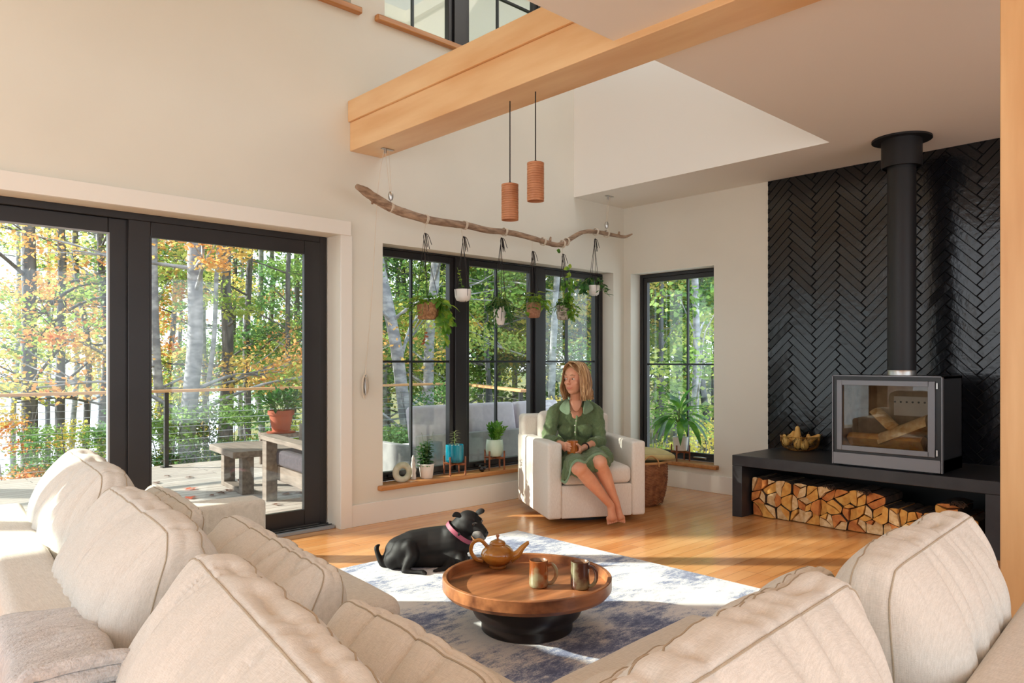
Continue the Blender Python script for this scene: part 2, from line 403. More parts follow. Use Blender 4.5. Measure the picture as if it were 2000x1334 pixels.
for a, b in (((-4, 2.22), (3.3, YA)), ((5.4, 2.22), (5.6, YA)), ((3.3, 2.22), (5.4, 2.5)), ((3.3, 4.35), (5.4, YA))):
    mb.box((a[0], a[1], 5.5), (b[0], b[1], 5.65))
mb.box((-4, YA+.26, 5.42), (XB+.3, YA+3.1, 5.6))  # unseen deep eave, added to keep direct sun off the soffit face
struct('ceiling_upper_added_eave', mb, 'ceiling_paint', smooth=False)

# flat painted trim
mb = MB().box((2.853, YA-.022, 0), (2.948, YA, DZ)); struct('trim_1', mb, 'trim_paint', bevel=.002)
mb = MB().box((DX0-.1, YA-.034, DZ-.004), (2.932, YA, 2.30)); struct('trim_2', mb, 'trim_paint', bevel=.002)
mb = MB().box((2.948, YA-.018, 0), (XB, YA, .165)); struct('baseboard_back', mb, 'trim_paint', bevel=.003)
mb = MB().box((XB-.018, 3.20, 0), (XB, YA-.018, .165)); struct('baseboard_right', mb, 'trim_paint', bevel=.003)
mb = MB().box((DX1-.001, YA, 0), (DX1+.0, YA+.2, DZ))

def frame_y(mb, x0, x1, z0, z1, y0, y1, w, m='black_frame', bot=None):
    wl, wr_, wt, wb = w
    mb.box((x0, y0, z0), (x0+wl, y1, z1), m); mb.box((x1-wr_, y0, z0), (x1, y1, z1), m)
    mb.box((x0+wl, y0, z1-wt), (x1-wr_, y1, z1), m); mb.box((x0+wl, y0, z0), (x1-wr_, y1, z0+wb), m)
# sliding glass door
d = MB(); frame_y(d, DX0, DX1-.012, 0, DZ, YA+.175, YA+.26, (.06, .055, .045, .025))
d.box((DX0, YA+.05, 0), (DX1-.012, YA+.2, .022), 'grey_gasket'); d.box((DX0, YA+.09, .022), (DX1-.012, YA+.1, .03), 'black_bar'); d.box((DX0, YA+.14, .022), (DX1-.012, YA+.15, .03), 'black_bar')
door = tag(d.build('door_1', bevel=.003), kind='structure')
for i, (a, b, y) in enumerate(((1.447, 2.79, .195), (.05, 1.47, .225), (-1.35, .08, .195), (-2.69, -1.3, .225))):
    p = MB(); frame_y(p, a, b, .03, DZ-.045, YA+y-.02, YA+y+.02, (.135, .13, .10, .115))
    pf = p.build('door_panel', None, door, bevel=.004)
    MB().box((a+.13, YA+y-.004, .14), (b-.125, YA+y+.004, DZ-.14)).build('pane', 'pane_glass', pf, smooth=False)
    g = MB(); frame_y(g, a+.128, b-.123, .138, DZ-.138, YA+y-.024, YA+y+.01, (.011, .011, .008, .011), 'grey_gasket' if i == 1 else 'black_frame'); g.build('gasket', None, pf, smooth=False)

def window(name, units, z0, z1, y, vbars, hz, outer):
    """a run of black casements in the back wall"""
    f = MB(); f.box((units[0][0]-.06, y, z0), (units[0][0], y+.09, z1)); f.box((units[-1][1], y, z0), (units[-1][1]+.06, y+.09, z1))
    f.box((units[0][0], y, z1-.012), (units[-1][1], y+.09, z1)); f.box((units[0][0], y, z0), (units[-1][1], y+.09, z0+.02))
    for u, v in zip(units[:-1], units[1:]): f.box((u[1], y-.012, z0+.02), (v[0], y+.09, z1-.012))
    fr = tag(f.build(name, 'black_frame', bevel=.003), kind='structure')
    for (a, b), vb in zip(units, vbars):
        p = MB(); frame_y(p, a+.002, b-.002, z0+.02, z1-.012, y+.012, y+.07, (.045, .045, .055, .05)); s = p.build('window_frame', None, fr, bevel=.004)
        MB().box((a+.04, y+.04, z0+.06), (b-.04, y+.046, z1-.06)).build('pane', 'pane_glass', s, smooth=False)
        q = MB(); q.box((vb-.009, y+.03, z0+.06), (vb+.009, y+.056, z1-.06), 'black_bar')
        for h in hz: q.box((a+.04, y+.029, h-.009), (b-.04, y+.057, h+.009), 'black_bar')
        q.build('glazing_bar', None, s, smooth=False)
        if outer:
            h = MB(); h.box((a+.10, y-.01, z0+.03), (a+.2, y+.012, z0+.05)); h.tube([(a+.15, y-.01, z0+.04), (a+.19, y-.03, z0+.045), (a+.24, y-.03, z0+.04)], .006); h.build('crank_handle', 'black_metal', s)
    return fr
xa = lambda px: at(px, 705, Y=YA+.17).x
window('window_1', [(3.27, xa(884)), (xa(906), xa(1040)), (xa(1057), 6.01)], .285, 2.17, YA+.14, [xa(804), xa(970), xa(1108)], [1.25], True)
xu = lambda px: at(px, 20, Y=YA+.17).x
window('window_2', [(3.27, xu(882)), (xu(906), 5.10)], 3.94, 5.19, YA+.14, [xu(807), xu(973)], [4.62], False)
window('window_3', [(1.15, 2.02), (2.08, 2.90)], 3.94, 5.19, YA+.14, [1.58, 2.48], [4.62], False)
# side window in the right-hand wall
x = XB+.15; f = MB()
def frame_x(mb, y0, y1, z0, z1, x0, x1, w, m='black_frame'):
    mb.box((x0, y0, z0), (x1, y0+w, z1), m); mb.box((x0, y1-w, z0), (x1, y1, z1), m); mb.box((x0, y0+w, z1-w), (x1, y1-w, z1), m); mb.box((x0, y0+w, z0), (x1, y1-w, z0+w), m)
frame_x(f, 3.80, 4.80, .262, 2.168, x, x+.08, .034); w2 = tag(f.build('window_4', None, bevel=.003), kind='structure')
f = MB(); frame_x(f, 3.834, 4.766, .29, 2.134, x+.012, x+.06, .048); s = f.build('window_frame', None, w2, bevel=.003)
MB().box((x+.035, 3.87, .33), (x+.041, 4.73, 2.09)).build('pane', 'pane_glass', s, smooth=False)
yv = at(1344, 700, X=x+.04).y
MB().box((x+.026, yv-.009, .33), (x+.05, yv+.009, 2.09)).box((x+.027, 3.87, 1.213), (x+.049, 4.73, 1.231)).build('glazing_bar', 'black_bar', s, smooth=False)
MB().tube([(x-.005, 4.0, .295), (x-.03, 4.03, .30), (x-.03, 4.12, .298)], .008).tube([(x+.01, 4.0, .295), (x-.01, 4.0, .295)], .012).build('crank_handle', 'steel', s)

# sills
struct('trim_3', MB().box((3.185, YA-.045, .245), (XB-.03, YA+.14, .285)), 'sill_oak', bevel=.012)
struct('trim_4', MB().box((XB-.05, 3.765, .222), (XB+.16, YA-.05, .262)), 'sill_oak', bevel=.01)
struct('trim_5', MB().box((3.16, YA-.045, 3.885), (5.2, YA+.14, 3.935)), 'sill_oak', bevel=.01)
struct('trim_6', MB().box((1.05, YA-.045, 3.885), (3.025, YA+.14, 3.935)), 'sill_oak', bevel=.01)

# beam and post
b = MB().box((2.94, -1.6, 2.835), (3.22, YA, 3.052)).build('ceiling_beam', 'beam_maple', bevel=.004)
tag(b, 'long honey maple beam crossing below the white ceiling', 'beam')
MB().box((2.922, -1.6, 3.052), (3.2, YA, 3.21)).build('upper_board', 'beam_maple', b, bevel=.004)
MB().box((3.2205, -1.6, 2.853), (3.226, YA-.002, 2.866)).build('edge_groove', 'sill_oak', b)
p = MB().box((2.96, .40, 0), (3.2, .70, 2.835)).build('post', 'post_maple', bevel=.004)
tag(p, 'pale maple square post standing behind the right end of the sofa', 'post')

# herringbone tiles behind the stove
def tiles():
    mb = MB(); mb.box((XB-.006, -1.2, 0), (XB, 3.265, ZC), 'grout')
    w, n, gap = .0586, 5, .0022; Y1, Y0, Z0, Z1 = 3.265, -1.2, .45, ZC
    rnd = random.Random(3); c45 = math.sqrt(.5)
    def clip(poly):
        for ax, val, sg in ((0, Y0, 1), (0, Y1, -1), (1, Z0, 1), (1, Z1, -1)):
            out = []
            for i, p in enumerate(poly):
                q = poly[i-1]; ip = sg*(p[ax]-val) >= 0; iq = sg*(q[ax]-val) >= 0
                if ip != iq:
                    t = (val-q[ax])/(p[ax]-q[ax]); out.append(tuple(q[k]+(p[k]-q[k])*t for k in (0, 1)))
                if ip: out.append(p)
            poly = out
            if len(poly) < 3: return []
        return poly
    oy, oz = 2.45, .9
    for i in range(-70, 70):
        for j in range(-8, 9):
            ox = i+j*n; oyy = i-j*n
            for (a0, b0, a1, b1) in ((ox, oyy, ox+n, oyy+1), (ox+n, oyy+1-n, ox+n+1, oyy+1)):
                q = [(a0*w+gap, b0*w+gap), (a1*w-gap, b0*w+gap), (a1*w-gap, b1*w-gap), (a0*w+gap, b1*w-gap)]
                P = [(oy+(x-y)*c45, oz+(x+y)*c45) for x, y in q]
                cy = sum(p[0] for p in P)/4; cz = sum(p[1] for p in P)/4
                if not (Y0-.2 < cy < Y1+.2 and Z0-.2 < cz < Z1+.2): continue
                outer = clip(P)
                if len(outer) < 3: continue
                m = (sum(p[0] for p in outer)/len(outer), sum(p[1] for p in outer)/len(outer))
                inner = []
                for p in outer:
                    dd = math.hypot(p[0]-m[0], p[1]-m[1]); k = max(0, 1-.0055/dd) if dd > 0 else 1
                    inner.append((m[0]+(p[0]-m[0])*k, m[1]+(p[1]-m[1])*k))
                ty, tz = rnd.gauss(0, .012), rnd.gauss(0, .012); h = .009+rnd.random()*.0015
                N = len(outer)
                vs = [(XB-.004, p[0], p[1]) for p in outer]+[(XB-.004-h-ty*(p[0]-m[0])-tz*(p[1]-m[1]), p[0], p[1]) for p in inner]
                fs = [tuple(range(N, 2*N))]+[(k, (k+1) % N, N+(k+1) % N, N+k) for k in range(N)]
                mb.add(vs, fs, 'black_tile')
    return mb
mat('black_tile', (17, 18, 23), (12, 12, 15), rough=.2, scale=14, bump=.35, bscale=22, spec=.6, bdist=.006)
mat('grout', (14, 14, 15), rough=.9)
struct('wall_tiled', tiles(), None, smooth=False)
# ------------------------------------------------------------------ sectional sofa
from math import sin, cos, pi, copysign
def rbox(mb, a, b, r, m=None, xf=None, n=5):
    """box with generously rounded edges (cube mapped on to a rounded box)"""
    c = Vector(((a[0]+b[0])/2, (a[1]+b[1])/2, (a[2]+b[2])/2)); h = Vector((abs(b[0]-a[0])/2, abs(b[1]-a[1])/2, abs(b[2]-a[2])/2))
    r = min(r, h.x*.98, h.y*.98, h.z*.98); ts = []
    def coords(hh):
        q = [-(hh-r)-r*cos(pi/2*k/n) for k in range(n)]
        return [-hh+ (r - r*cos(pi/2*k/n)) for k in range(n)]+[-(hh-r)]+list(np.linspace(-(hh-r), hh-r, 8)[1:-1])+[hh-r]+[hh-(r-r*cos(pi/2*k/n)) for k in range(n-1, -1, -1)]
    N = len(coords(1.)); idx = {}; vs = []; fs = []
    cs = [[-1+2*i/(N-1) for i in range(N)]]
    g = [coords(h.x), coords(h.y), coords(h.z)]
    def vert(i, j, k):
        key = (i, j, k)
        if key in idx: return idx[key]
        p = Vector((g[0][i], g[1][j], g[2][k])); core = Vector([max(-(h[t]-r), min(h[t]-r, p[t])) for t in range(3)])
        dlt = p-core
        if dlt.length > 1e-9: p = core+dlt.normalized()*r
        p = p+c
        if xf: p = xf @ p
        idx[key] = len(vs); vs.append(p); return idx[key]
    for i in range(N-1):
        for j in range(N-1):
            fs.append((vert(i, j, 0), vert(i, j+1, 0), vert(i+1, j+1, 0), vert(i+1, j, 0)))
            fs.append((vert(i, j, N-1), vert(i+1, j, N-1), vert(i+1, j+1, N-1), vert(i, j+1, N-1)))
            fs.append((vert(i, 0, j), vert(i+1, 0, j), vert(i+1, 0, j+1), vert(i, 0, j+1)))
            fs.append((vert(i, N-1, j), vert(i, N-1, j+1), vert(i+1, N-1, j+1), vert(i+1, N-1, j)))
            fs.append((vert(0, i, j), vert(0, i, j+1), vert(0, i+1, j+1), vert(0, i+1, j)))
            fs.append((vert(N-1, i, j), vert(N-1, i+1, j), vert(N-1, i+1, j+1), vert(N-1, i, j+1)))
    return mb.add(vs, fs, m)

def cushion(name, label, size, loc, rot, seed, group, parent=None, lean=0, n=64, mat_='cushion_linen', crown=.55, wr=1., cat='cushion', gus=.62, dent=0.):
    """overstuffed box cushion: size=(width, thickness, height); seams run along both panels"""
    W, T, H = size; rnd = Vector((seed*3.7, seed*1.3, seed*7.1))
    xf = Matrix.Translation(Vector(loc)) @ Euler(rot, 'XYZ').to_matrix().to_4x4()
    def shape(u, v, w_):
        # u width, v thickness, w_ height on the surface of a rounded block
        z = w_; endp = max(0, 1-abs(u)**4)
        edge = .52+.48*endp**.6
        taper = 1-.60*max(z, 0)**1.5-.10*max(-z, 0)**2
        zz = z*(1+.03*(1-u*u))+.02*max(z, 0)*u**6
        p = Vector((u*W/2*(1+.03*(1-z*z)*(1-v*v)), v*T/2*edge*taper*1.12, zz*H/2))
        if dent: p.z -= dent*max(z, 0)*math.exp(-(u/.45)**2)
        return p
    verts = []; faces = []; idx = {}
    def vert(i, j, k):
        key = (i, j, k)
        if key in idx: return idx[key]
        u, v, z = (-1+2*q/n for q in key)
        # spread the cube towards a rounded cube
        def sq(a): return sin(a*pi/2*.86)/sin(pi/2*.86)
        u, v, z = sq(u), sq(v), sq(z)
        q = Vector((u, v, z)); L = ((abs(v)**3.4+abs(z)**3.4)**(9/3.4)+abs(u)**9)**(1/9); q = q/max(L, 1e-6)
        p = shape(max(-1, min(1, q.x)), q.y, max(-1, min(1, q.z)))
        nr = Vector((q.x*.4/W, q.y/T, q.z/H)).normalized()
        s_ = Vector((p.x*11+.45*noise.noise(p*4), p.y*2.5, p.z*2.2))+rnd
        # folds gathered at the seams, soft hollows elsewhere
        fold = max(0, 1-abs(noise.noise(s_)*2.2))**2.5
        fold2 = max(0, 1-abs(noise.noise(Vector((p.x*27+.6*noise.noise(p*3), p.y*4, p.z*4))+rnd*2)*2.2))**3
        seam = min(abs(abs(q.y)-.5)*2.2, 1); top = (.45+.55*max(0, (p.z/H+.5)))*(.4+.6*seam)*(1-.6*abs(q.x)**6)
        p = p + nr*(.012*noise.noise(p*3.5+rnd) - wr*top*(.026*fold+.004*fold2))
        idx[key] = len(verts); verts.append(xf @ p); return idx[key]
    for a in range(n):
        for b in range(n):
            for (f0, f1) in (((lambda q, r: (q, r, 0)), 0), ((lambda q, r: (r, q, n)), 0), ((lambda q, r: (r, 0, q)), 0), ((lambda q, r: (q, n, r)), 0), ((lambda q, r: (0, q, r)), 0), ((lambda q, r: (n, r, q)), 0)):
                faces.append(tuple(vert(*f0(*t)) for t in ((a, b), (a, b+1), (a+1, b+1), (a+1, b))))
    mb = MB(); mb.add(verts, faces); o = mb.build(name, mat_, ang=180)
    if parent: attach(o, parent)
    # flip normals outwards
    me = o.data; me.update()
    tag(o, label, cat, group)
    # piping along the two panel seams
    for sgn in (-1, 1):
        lane = int(round((n/2)*(1+sgn*.5)))
        loop = [(i, lane, n) for i in range(n+1)]+[(n, lane, k) for k in range(n-1, -1, -1)]+[(i, lane, 0) for i in range(n-1, -1, -1)]+[(0, lane, k) for k in range(1, n)]
        pts = [Vector(verts[idx[q]]) for q in loop]
        cen = xf.translation
        pts = [p+(p-cen).normalized()*.0008 for p in pts]
        t = MB().tube(pts, 0.0019, 6, closed=True).build('seam', 'seam_thread', None); attach(t, o)
    return o

sofa = thing('sectional_sofa', (.9, .9, 0), 'large oatmeal linen L-shaped sectional sofa around the blue rug', 'sofa')
PV = Vector((.40, .45, 0)); LA, RA = -5.5, 4.0
LR = Matrix.Translation(PV+Vector((-.06, 0, 0))) @ Matrix.Rotation(R(LA), 4, 'Z') @ Matrix.Translation(-PV)
RR = Matrix.Translation(PV) @ Matrix.Rotation(R(RA), 4, 'Z') @ Matrix.Translation(-PV)
SEAT = .382
f = MB(); rbox(f, (.25, .3, .06), (1.26, 3.80, .26), .02, xf=LR); rbox(f, (.17, .2, .06), (2.34, 1.30, .26), .02, xf=RR); f.build('base', 'sofa_linen', sofa, ang=60)
f = MB(); rbox(f, (.235, .31, .07), (.40, 3.83, .64), .03, xf=LR); f.build('backrest', 'sofa_linen', sofa, ang=60)
f = MB(); rbox(f, (.17, .22, .07), (2.36, .36, .64), .03, xf=RR); f.build('backrest', 'sofa_linen', sofa, ang=60)
f = MB(); rbox(f, (.24, 3.655, .07), (1.41, 3.835, .56), .025, xf=LR); f.build('armrest', 'sofa_linen', sofa, ang=60)
for (a, b, xf) in (((.40, 2.40), (1.49, 3.65), LR), ((.40, 1.40), (1.39, 2.395), LR), ((.34, .36), (1.40, 1.36), RR), ((1.40, .36), (2.34, 1.36), RR)):
    f = MB(); rbox(f, (a[0], a[1], .245), (b[0], b[1], SEAT-.01), .065, xf=xf)
    for i, v in enumerate(f.v):
        v = Vector(v); q = xf.inverted() @ v
        cx, cy = (a[0]+b[0])/2, (a[1]+b[1])/2; e = max(0, 1-((q.x-cx)/((b[0]-a[0])/2))**2)*max(0, 1-((q.y-cy)/((b[1]-a[1])/2))**2)
        if q.z > .31: v.z += .022*e+.006*noise.noise(v*4)
        f.v[i] = tuple(v)
    f.build('seat_cushion', 'sofa_linen', sofa, ang=180)
for (x_, y_) in ((.3, .4), (1.15, 3.7), (.3, 3.7), (2.25, .35), (2.25, 1.2)):
    p = (LR if y_ > 1.5 else RR) @ Vector((x_, y_, 0)); MB().lathe([(.0, 0), (.02, 0), (.028, .065), (0, .065)], p, 12).build('leg', 'dark_lacquer', sofa)

BG = 'large back cushions of the sectional sofa'; LG = 'smaller loose pillows on the sectional sofa'
def lcush(y0, y1, zc, x, T, H, lean, seed, label, name='sofa_cushion', grp=BG, yaw=0, **k):
    c = LR @ Vector((x, (y0+y1)/2, zc)); return cushion(name, label, (y1-y0, T, H), c, (lean, 0, R(-90+LA)+yaw), seed, grp, **k)
def rcush(x0, x1, zc, y, T, H, lean, seed, label, name='sofa_cushion', grp=BG, yaw=0, **k):
    c = RR @ Vector(((x0+x1)/2, y, zc)); return cushion(name, label, (x1-x0, T, H), c, (lean, 0, R(180+RA)+yaw), seed, grp, **k)
lcush(2.74, 3.62, .65, .545, .30, .46, R(-9), 1, 'oatmeal back cushion farthest along the left side, beside the glass door')
lcush(1.80, 2.66, .64, .54, .32, .45, R(-8), 2, 'middle oatmeal back cushion of the left side, just behind the grey throw')
lcush(.66, 1.62, .64, .50, .32, .45, R(-8), 3, 'nearest oatmeal back cushion of the left side, filling the lower left', yaw=R(-4))
lcush(2.80, 3.52, .570, .82, .21, .30, R(-18), 4, 'small pillow tucked in front of the far left cushion by the armrest', 'pillow', LG)
lcush(1.74, 2.62, .575, .87, .22, .31, R(-18), 5, 'small pillow leaning on the middle left cushion', 'pillow', LG)
lcush(.98, 1.58, .565, .83, .20, .30, R(-18), 6, 'small pillow at the inner corner of the sofa, lower middle', 'pillow', LG)
rcush(.62, 1.37, .655, .52, .30, .45, R(-3), 7, 'large back cushion of the right side with two long dark seams, lower middle right')
rcush(1.55, 2.32, .625, .52, .30, .45, R(-3), 8, 'large back cushion at the right end of the sofa, in front of the maple post')
rcush(1.46, 2.12, .545, .83, .20, .29, R(-18), 9, 'small pillow half hidden behind the big right-hand cushions', 'pillow', LG)
rcush(.84, 1.36, .545, .84, .19, .28, R(-20), 10, 'small low pillow on the right side seat nearest the coffee table', 'pillow', LG)

# throw over the back of the sofa
def throw():
    mb = MB(); vs = []; fs = []; nu, nv = 40, 60; y0, y1 = 1.50, 2.06
    path = [(.18, .2), (.20, .40), (.205, .57), (.215, .635), (.245, .652), (.30, .655), (.36, .652), (.40, .635), (.408, .58), (.41, .5)]
    P = smoothpath([(x, 0, z) for x, z in path], 6)
    for i, p in enumerate(P):
        for j in range(nu+1):
            y = lerp(y0, y1, j/nu)+.03*sin(i*.12)
            q = LR @ Vector((p.x, y, p.z)); nrm = .010*noise.noise(Vector((p.x*6, y*8, p.z*6)))+.006*sin(y*26+p.z*4)
            vs.append(q+Vector((-abs(nrm) if p.x < .27 else abs(nrm)*.2, 0, abs(nrm)+.003)))
    for i in range(len(P)-1):
        for j in range(nu): fs.append((i*(nu+1)+j, i*(nu+1)+j+1, (i+1)*(nu+1)+j+1, (i+1)*(nu+1)+j))
    mb.add(vs, fs); return mb
tm = throw()
for (z_, rr_) in ((.672, .017), (.70, .014)):   # the folded lower edge
    pth = smoothpath([LR @ Vector((x_, 1.505+.01*z_, zz)) for x_, zz in ((.19, .35), (.20, .55), (.222, z_-.015), (.26, z_), (.32, z_+.002), (.385, z_-.003), (.405, z_-.03))], 5)
    tm.tube(pth, rr_, 10)
o = tm.build('throw_blanket', 'throw_wool'); tag(o, 'grey wool throw folded over the sofa back in the lower left corner', 'blanket')
so = o.modifiers.new('thick', 'SOLIDIFY'); so.thickness = .016; so.offset = 1
# ------------------------------------------------------------------ deck, railing and the woods
DK = -.12
mb = MB(); mb.box((-5, YA+.27, DK-.15), (9.2, 10.25, DK))
def deck_mat():
    m = bpy.data.materials.new('deck_boards'); m.use_nodes = True; n = m.node_tree; b = n.nodes['Principled BSDF']
    tc = n.nodes.new('ShaderNodeTexCoord'); br = n.nodes.new('ShaderNodeTexBrick'); br.inputs['Scale'].default_value = 1
    br.inputs['Brick Width'].default_value = 3.6; br.inputs['Row Height'].default_value = .14; br.inputs['Mortar Size'].default_value = .004
    br.inputs['Color1'].default_value = lin((214, 202, 194)); br.inputs['Color2'].default_value = lin((196, 182, 174)); br.inputs['Mortar'].default_value = lin((50, 44, 42))
    mp = n.nodes.new('ShaderNodeMapping'); mp.inputs['Scale'].default_value = (1.5, 14, 1); nz = n.nodes.new('ShaderNodeTexNoise'); nz.inputs['Scale'].default_value = 1.4; nz.inputs['Detail'].default_value = 6
    mx = n.nodes.new('ShaderNodeMix'); mx.data_type = 'RGBA'; mx.blend_type = 'MULTIPLY'; mx.inputs['Factor'].default_value = .55
    n.links.new(tc.outputs['Object'], br.inputs['Vector']); n.links.new(tc.outputs['Object'], mp.inputs[0]); n.links.new(mp.outputs[0], nz.inputs['Vector'])
    n.links.new(br.outputs['Color'], mx.inputs['A']); n.links.new(nz.outputs['Fac'], mx.inputs['B']); n.links.new(mx.outputs['Result'], b.inputs['Base Color'])
    b.inputs['Roughness'].default_value = .75; MATS['deck_boards'] = m
deck_mat()
struct('floor_deck', mb, 'deck_boards', smooth=False)

def railing(name, a, b, posts, label, ztop=.885):
    a = Vector(a); b = Vector(b); d = (b-a).normalized(); nrm = Vector((-d.y, d.x, 0)); L = (b-a).length
    t = thing(name, ((a+b)/2)+Vector((0, 0, DK)), label, 'railing', 'cable railings around the deck')
    xf = Matrix.Translation(a) @ Matrix(((d.x, nrm.x, 0, 0), (d.y, nrm.y, 0, 0), (0, 0, 1, 0), (0, 0, 0, 1)))
    MB().box((0, -.07, ztop-.035), (L, .07, ztop), xf=xf).build('top_rail', 'rail_wood', t, bevel=.006)
    for p in posts:
        q = MB(); q.box((p-.025, -.025, DK), (p+.025, .025, ztop-.035), xf=xf); q.box((p-.06, -.05, DK), (p+.06, .05, DK+.012), xf=xf); q.build('post', 'black_bar', t)
    for k in range(10):
        z = DK+.09+k*.086; MB().tube([xf @ Vector((0, 0, z)), xf @ Vector((L, 0, z))], .0035, 5).build('cable', 'cable', t)
    return t
px0 = at(322, 912, Z=DK).x
railing('deck_railing', (-3.4, 10.05, 0), (8.0, 10.05, 0), [px0+3.4-2.4, px0+3.4, px0+3.4+2.4, px0+3.4+4.6], 'long cable railing with maple top rail across the far edge of the deck')
railing('deck_railing', (8.1, 9.9, 0), (6.75, 6.9, 0), [.1, 1.6, 3.1], 'shorter cable railing coming back towards the house behind the three-part window')

# deck furniture
P1_, P2_ = at(438, 948, Z=DK), at(488, 973, Z=DK); ey = (P1_-P2_).normalized(); ex = Vector((ey.y, -ey.x, 0))
def fbox(name, parent, o, a, b, m, bev=.005, rx=0):
    xf = Matrix(((ex.x, ey.x, 0, o.x), (ex.y, ey.y, 0, o.y), (0, 0, 1, DK), (0, 0, 0, 1))) @ Matrix.Rotation(rx, 4, 'X'); return MB().box(a, b, xf=xf).build(name, m, parent, bevel=bev)
c0 = at(455, 885, D=7.5); c0.z = 0
t = thing('low_table', (c0.x+.4, c0.y+.4, DK), 'grey weathered wooden side table with slab legs on the deck', 'table')
fbox('table_top', t, c0, (0, 0, .385), (.95, .95, .45), 'grey_wood')
for xx in (.10, .72):
    for yy in (.03, .72): fbox('leg', t, c0, (xx, yy, 0), (xx+.12, yy+.12, .385), 'grey_wood')
    fbox('foot_bar', t, c0, (xx, .15, 0), (xx+.12, .72, .05), 'grey_wood')
e0 = at(512, 976, Z=DK)
t = thing('deck_chair', (e0.x+.4, e0.y-.4, DK), 'grey wooden outdoor armchair with charcoal seat cushion on the deck', 'chair')
for x0_ in (0, .44):
    fbox('armrest', t, e0, (x0_-.02, -1.42, .60), (x0_+.13, .02, .645), 'grey_wood')
    for yy in (-.13, -1.42): fbox('leg', t, e0, (x0_, yy, 0), (x0_+.11, yy+.13, .60), 'grey_wood')
fbox('seat_frame', t, e0, (.11, -1.42, .20), (.44, -.02, .34), 'grey_wood'); fbox('backrest', t, e0, (.36, -1.40, .34), (.43, -.04, .74), 'grey_wood')
fbox('seat_cushion', t, e0, (.10, -1.38, .345), (.36, -.03, .50), 'charcoal_cushion', .03)
# terracotta pot on a stand behind
pc = at(549, 880, Y=9.3); pc.z = DK
t = thing('patio_stool', pc, 'small grey stand behind the deck chair carrying a terracotta pot', 'stool')
sh = at(549, 845, Y=9.3).z
MB().box((pc.x-.22, pc.y-.22, sh-.05), (pc.x+.22, pc.y+.22, sh)).build('seat', 'grey_wood', t, bevel=.004)
for sx in (-1, 1):
    for sy in (-1, 1): MB().box((pc.x+sx*.19-.02, pc.y+sy*.19-.02, DK), (pc.x+sx*.19+.02, pc.y+sy*.19+.02, sh-.05)).build('leg', 'grey_wood', t)
def pot(name, label, cat, c, prof, m, soilz, soilr, group=None, n=36):
    t = thing(name, c, label, cat, group); MB().lathe(prof, c, n).build('pot', m, t, ang=40)
    MB().lathe([(0, 0), (soilr, 0), (soilr*.99, -.004)], Vector(c)+Vector((0, 0, soilz)), 20).build('soil', 'soil', t)
    return t
rr = .155
tp = pot('potted_plant', 'terracotta pot with leafy green plant out on the deck', 'plant', (pc.x, pc.y, sh), [(0, 0), (.2*.9, 0), (.19, .015), (.10, .02), (rr*.72, .02), (rr*.98, .24), (rr*1.1, .24), (rr*1.12, .30), (rr*1.0, .30), (rr*.95, .25), (0, .25)], 'terracotta', .26, rr*.95)

def leaf_quad(mb, p, d, up, L, W, bend=.25, m=None, seg=3, tip=1.2):
    """one leaf: a narrow bent blade with a midrib fold"""
    d = d.normalized(); s = d.cross(up)
    if s.length < 1e-4: s = d.orthogonal()
    s.normalize(); up = s.cross(d).normalized(); vs = []; fs = []
    for i in range(seg+1):
        t = i/seg; w_ = W*.5*max(.04, sin(pi*min(1, t**.8*1.0)))**.8 if 0 < t < 1 else W*.04
        q = p + d*L*t - up*bend*L*t*t
        vs += [q - s*w_ + up*w_*.25, q, q + s*w_ + up*w_*.25]
    for i in range(seg):
        a = i*3; fs += [(a, a+1, a+4, a+3), (a+1, a+2, a+5, a+4)]
    mb.add(vs, fs, m)
def rdir(rnd, zlo=-.3, zhi=1.):
    a = rnd.random()*2*pi; z = rnd.uniform(zlo, zhi); r = math.sqrt(max(0, 1-z*z)) if abs(z) < 1 else 0
    return Vector((cos(a)*r, sin(a)*r, z))
def bushy(c, r, n, L, W, m, name, parent, seed=1, zs=.8, stems=8):
    rnd = random.Random(seed); mb = MB(); c = Vector(c); st = MB()
    for i in range(n):
        d = rdir(rnd, -.1, 1); p = c+Vector((d.x*r, d.y*r, d.z*r*zs))*rnd.random()**.5
        leaf_quad(mb, p, (d+rdir(rnd, -.6, .6)*.7), Vector((0, 0, 1)), L*rnd.uniform(.6, 1.2), W*rnd.uniform(.7, 1.2), rnd.uniform(0, .4))
    for i in range(stems):
        d = rdir(rnd, .2, 1); st.tube([c-Vector((0, 0, r*zs*.4)), c+Vector((d.x*r, d.y*r, d.z*r*zs))*.8], .004, 5)
    st.build('stem', 'stem', parent); return mb.build(name, m, parent, ang=60)
bushy((pc.x, pc.y, sh+.34), .30, 260, .10, .05, 'leaf_dark', 'foliage', tp, 3, .75)

def deckbox(name, parent, c, ang, a, b, m, bev=.005):
    xf = Matrix.Translation(Vector(c)) @ Matrix.Rotation(ang, 4, 'Z'); return MB().box(a, b, xf=xf).build(name, m, parent, bevel=bev)
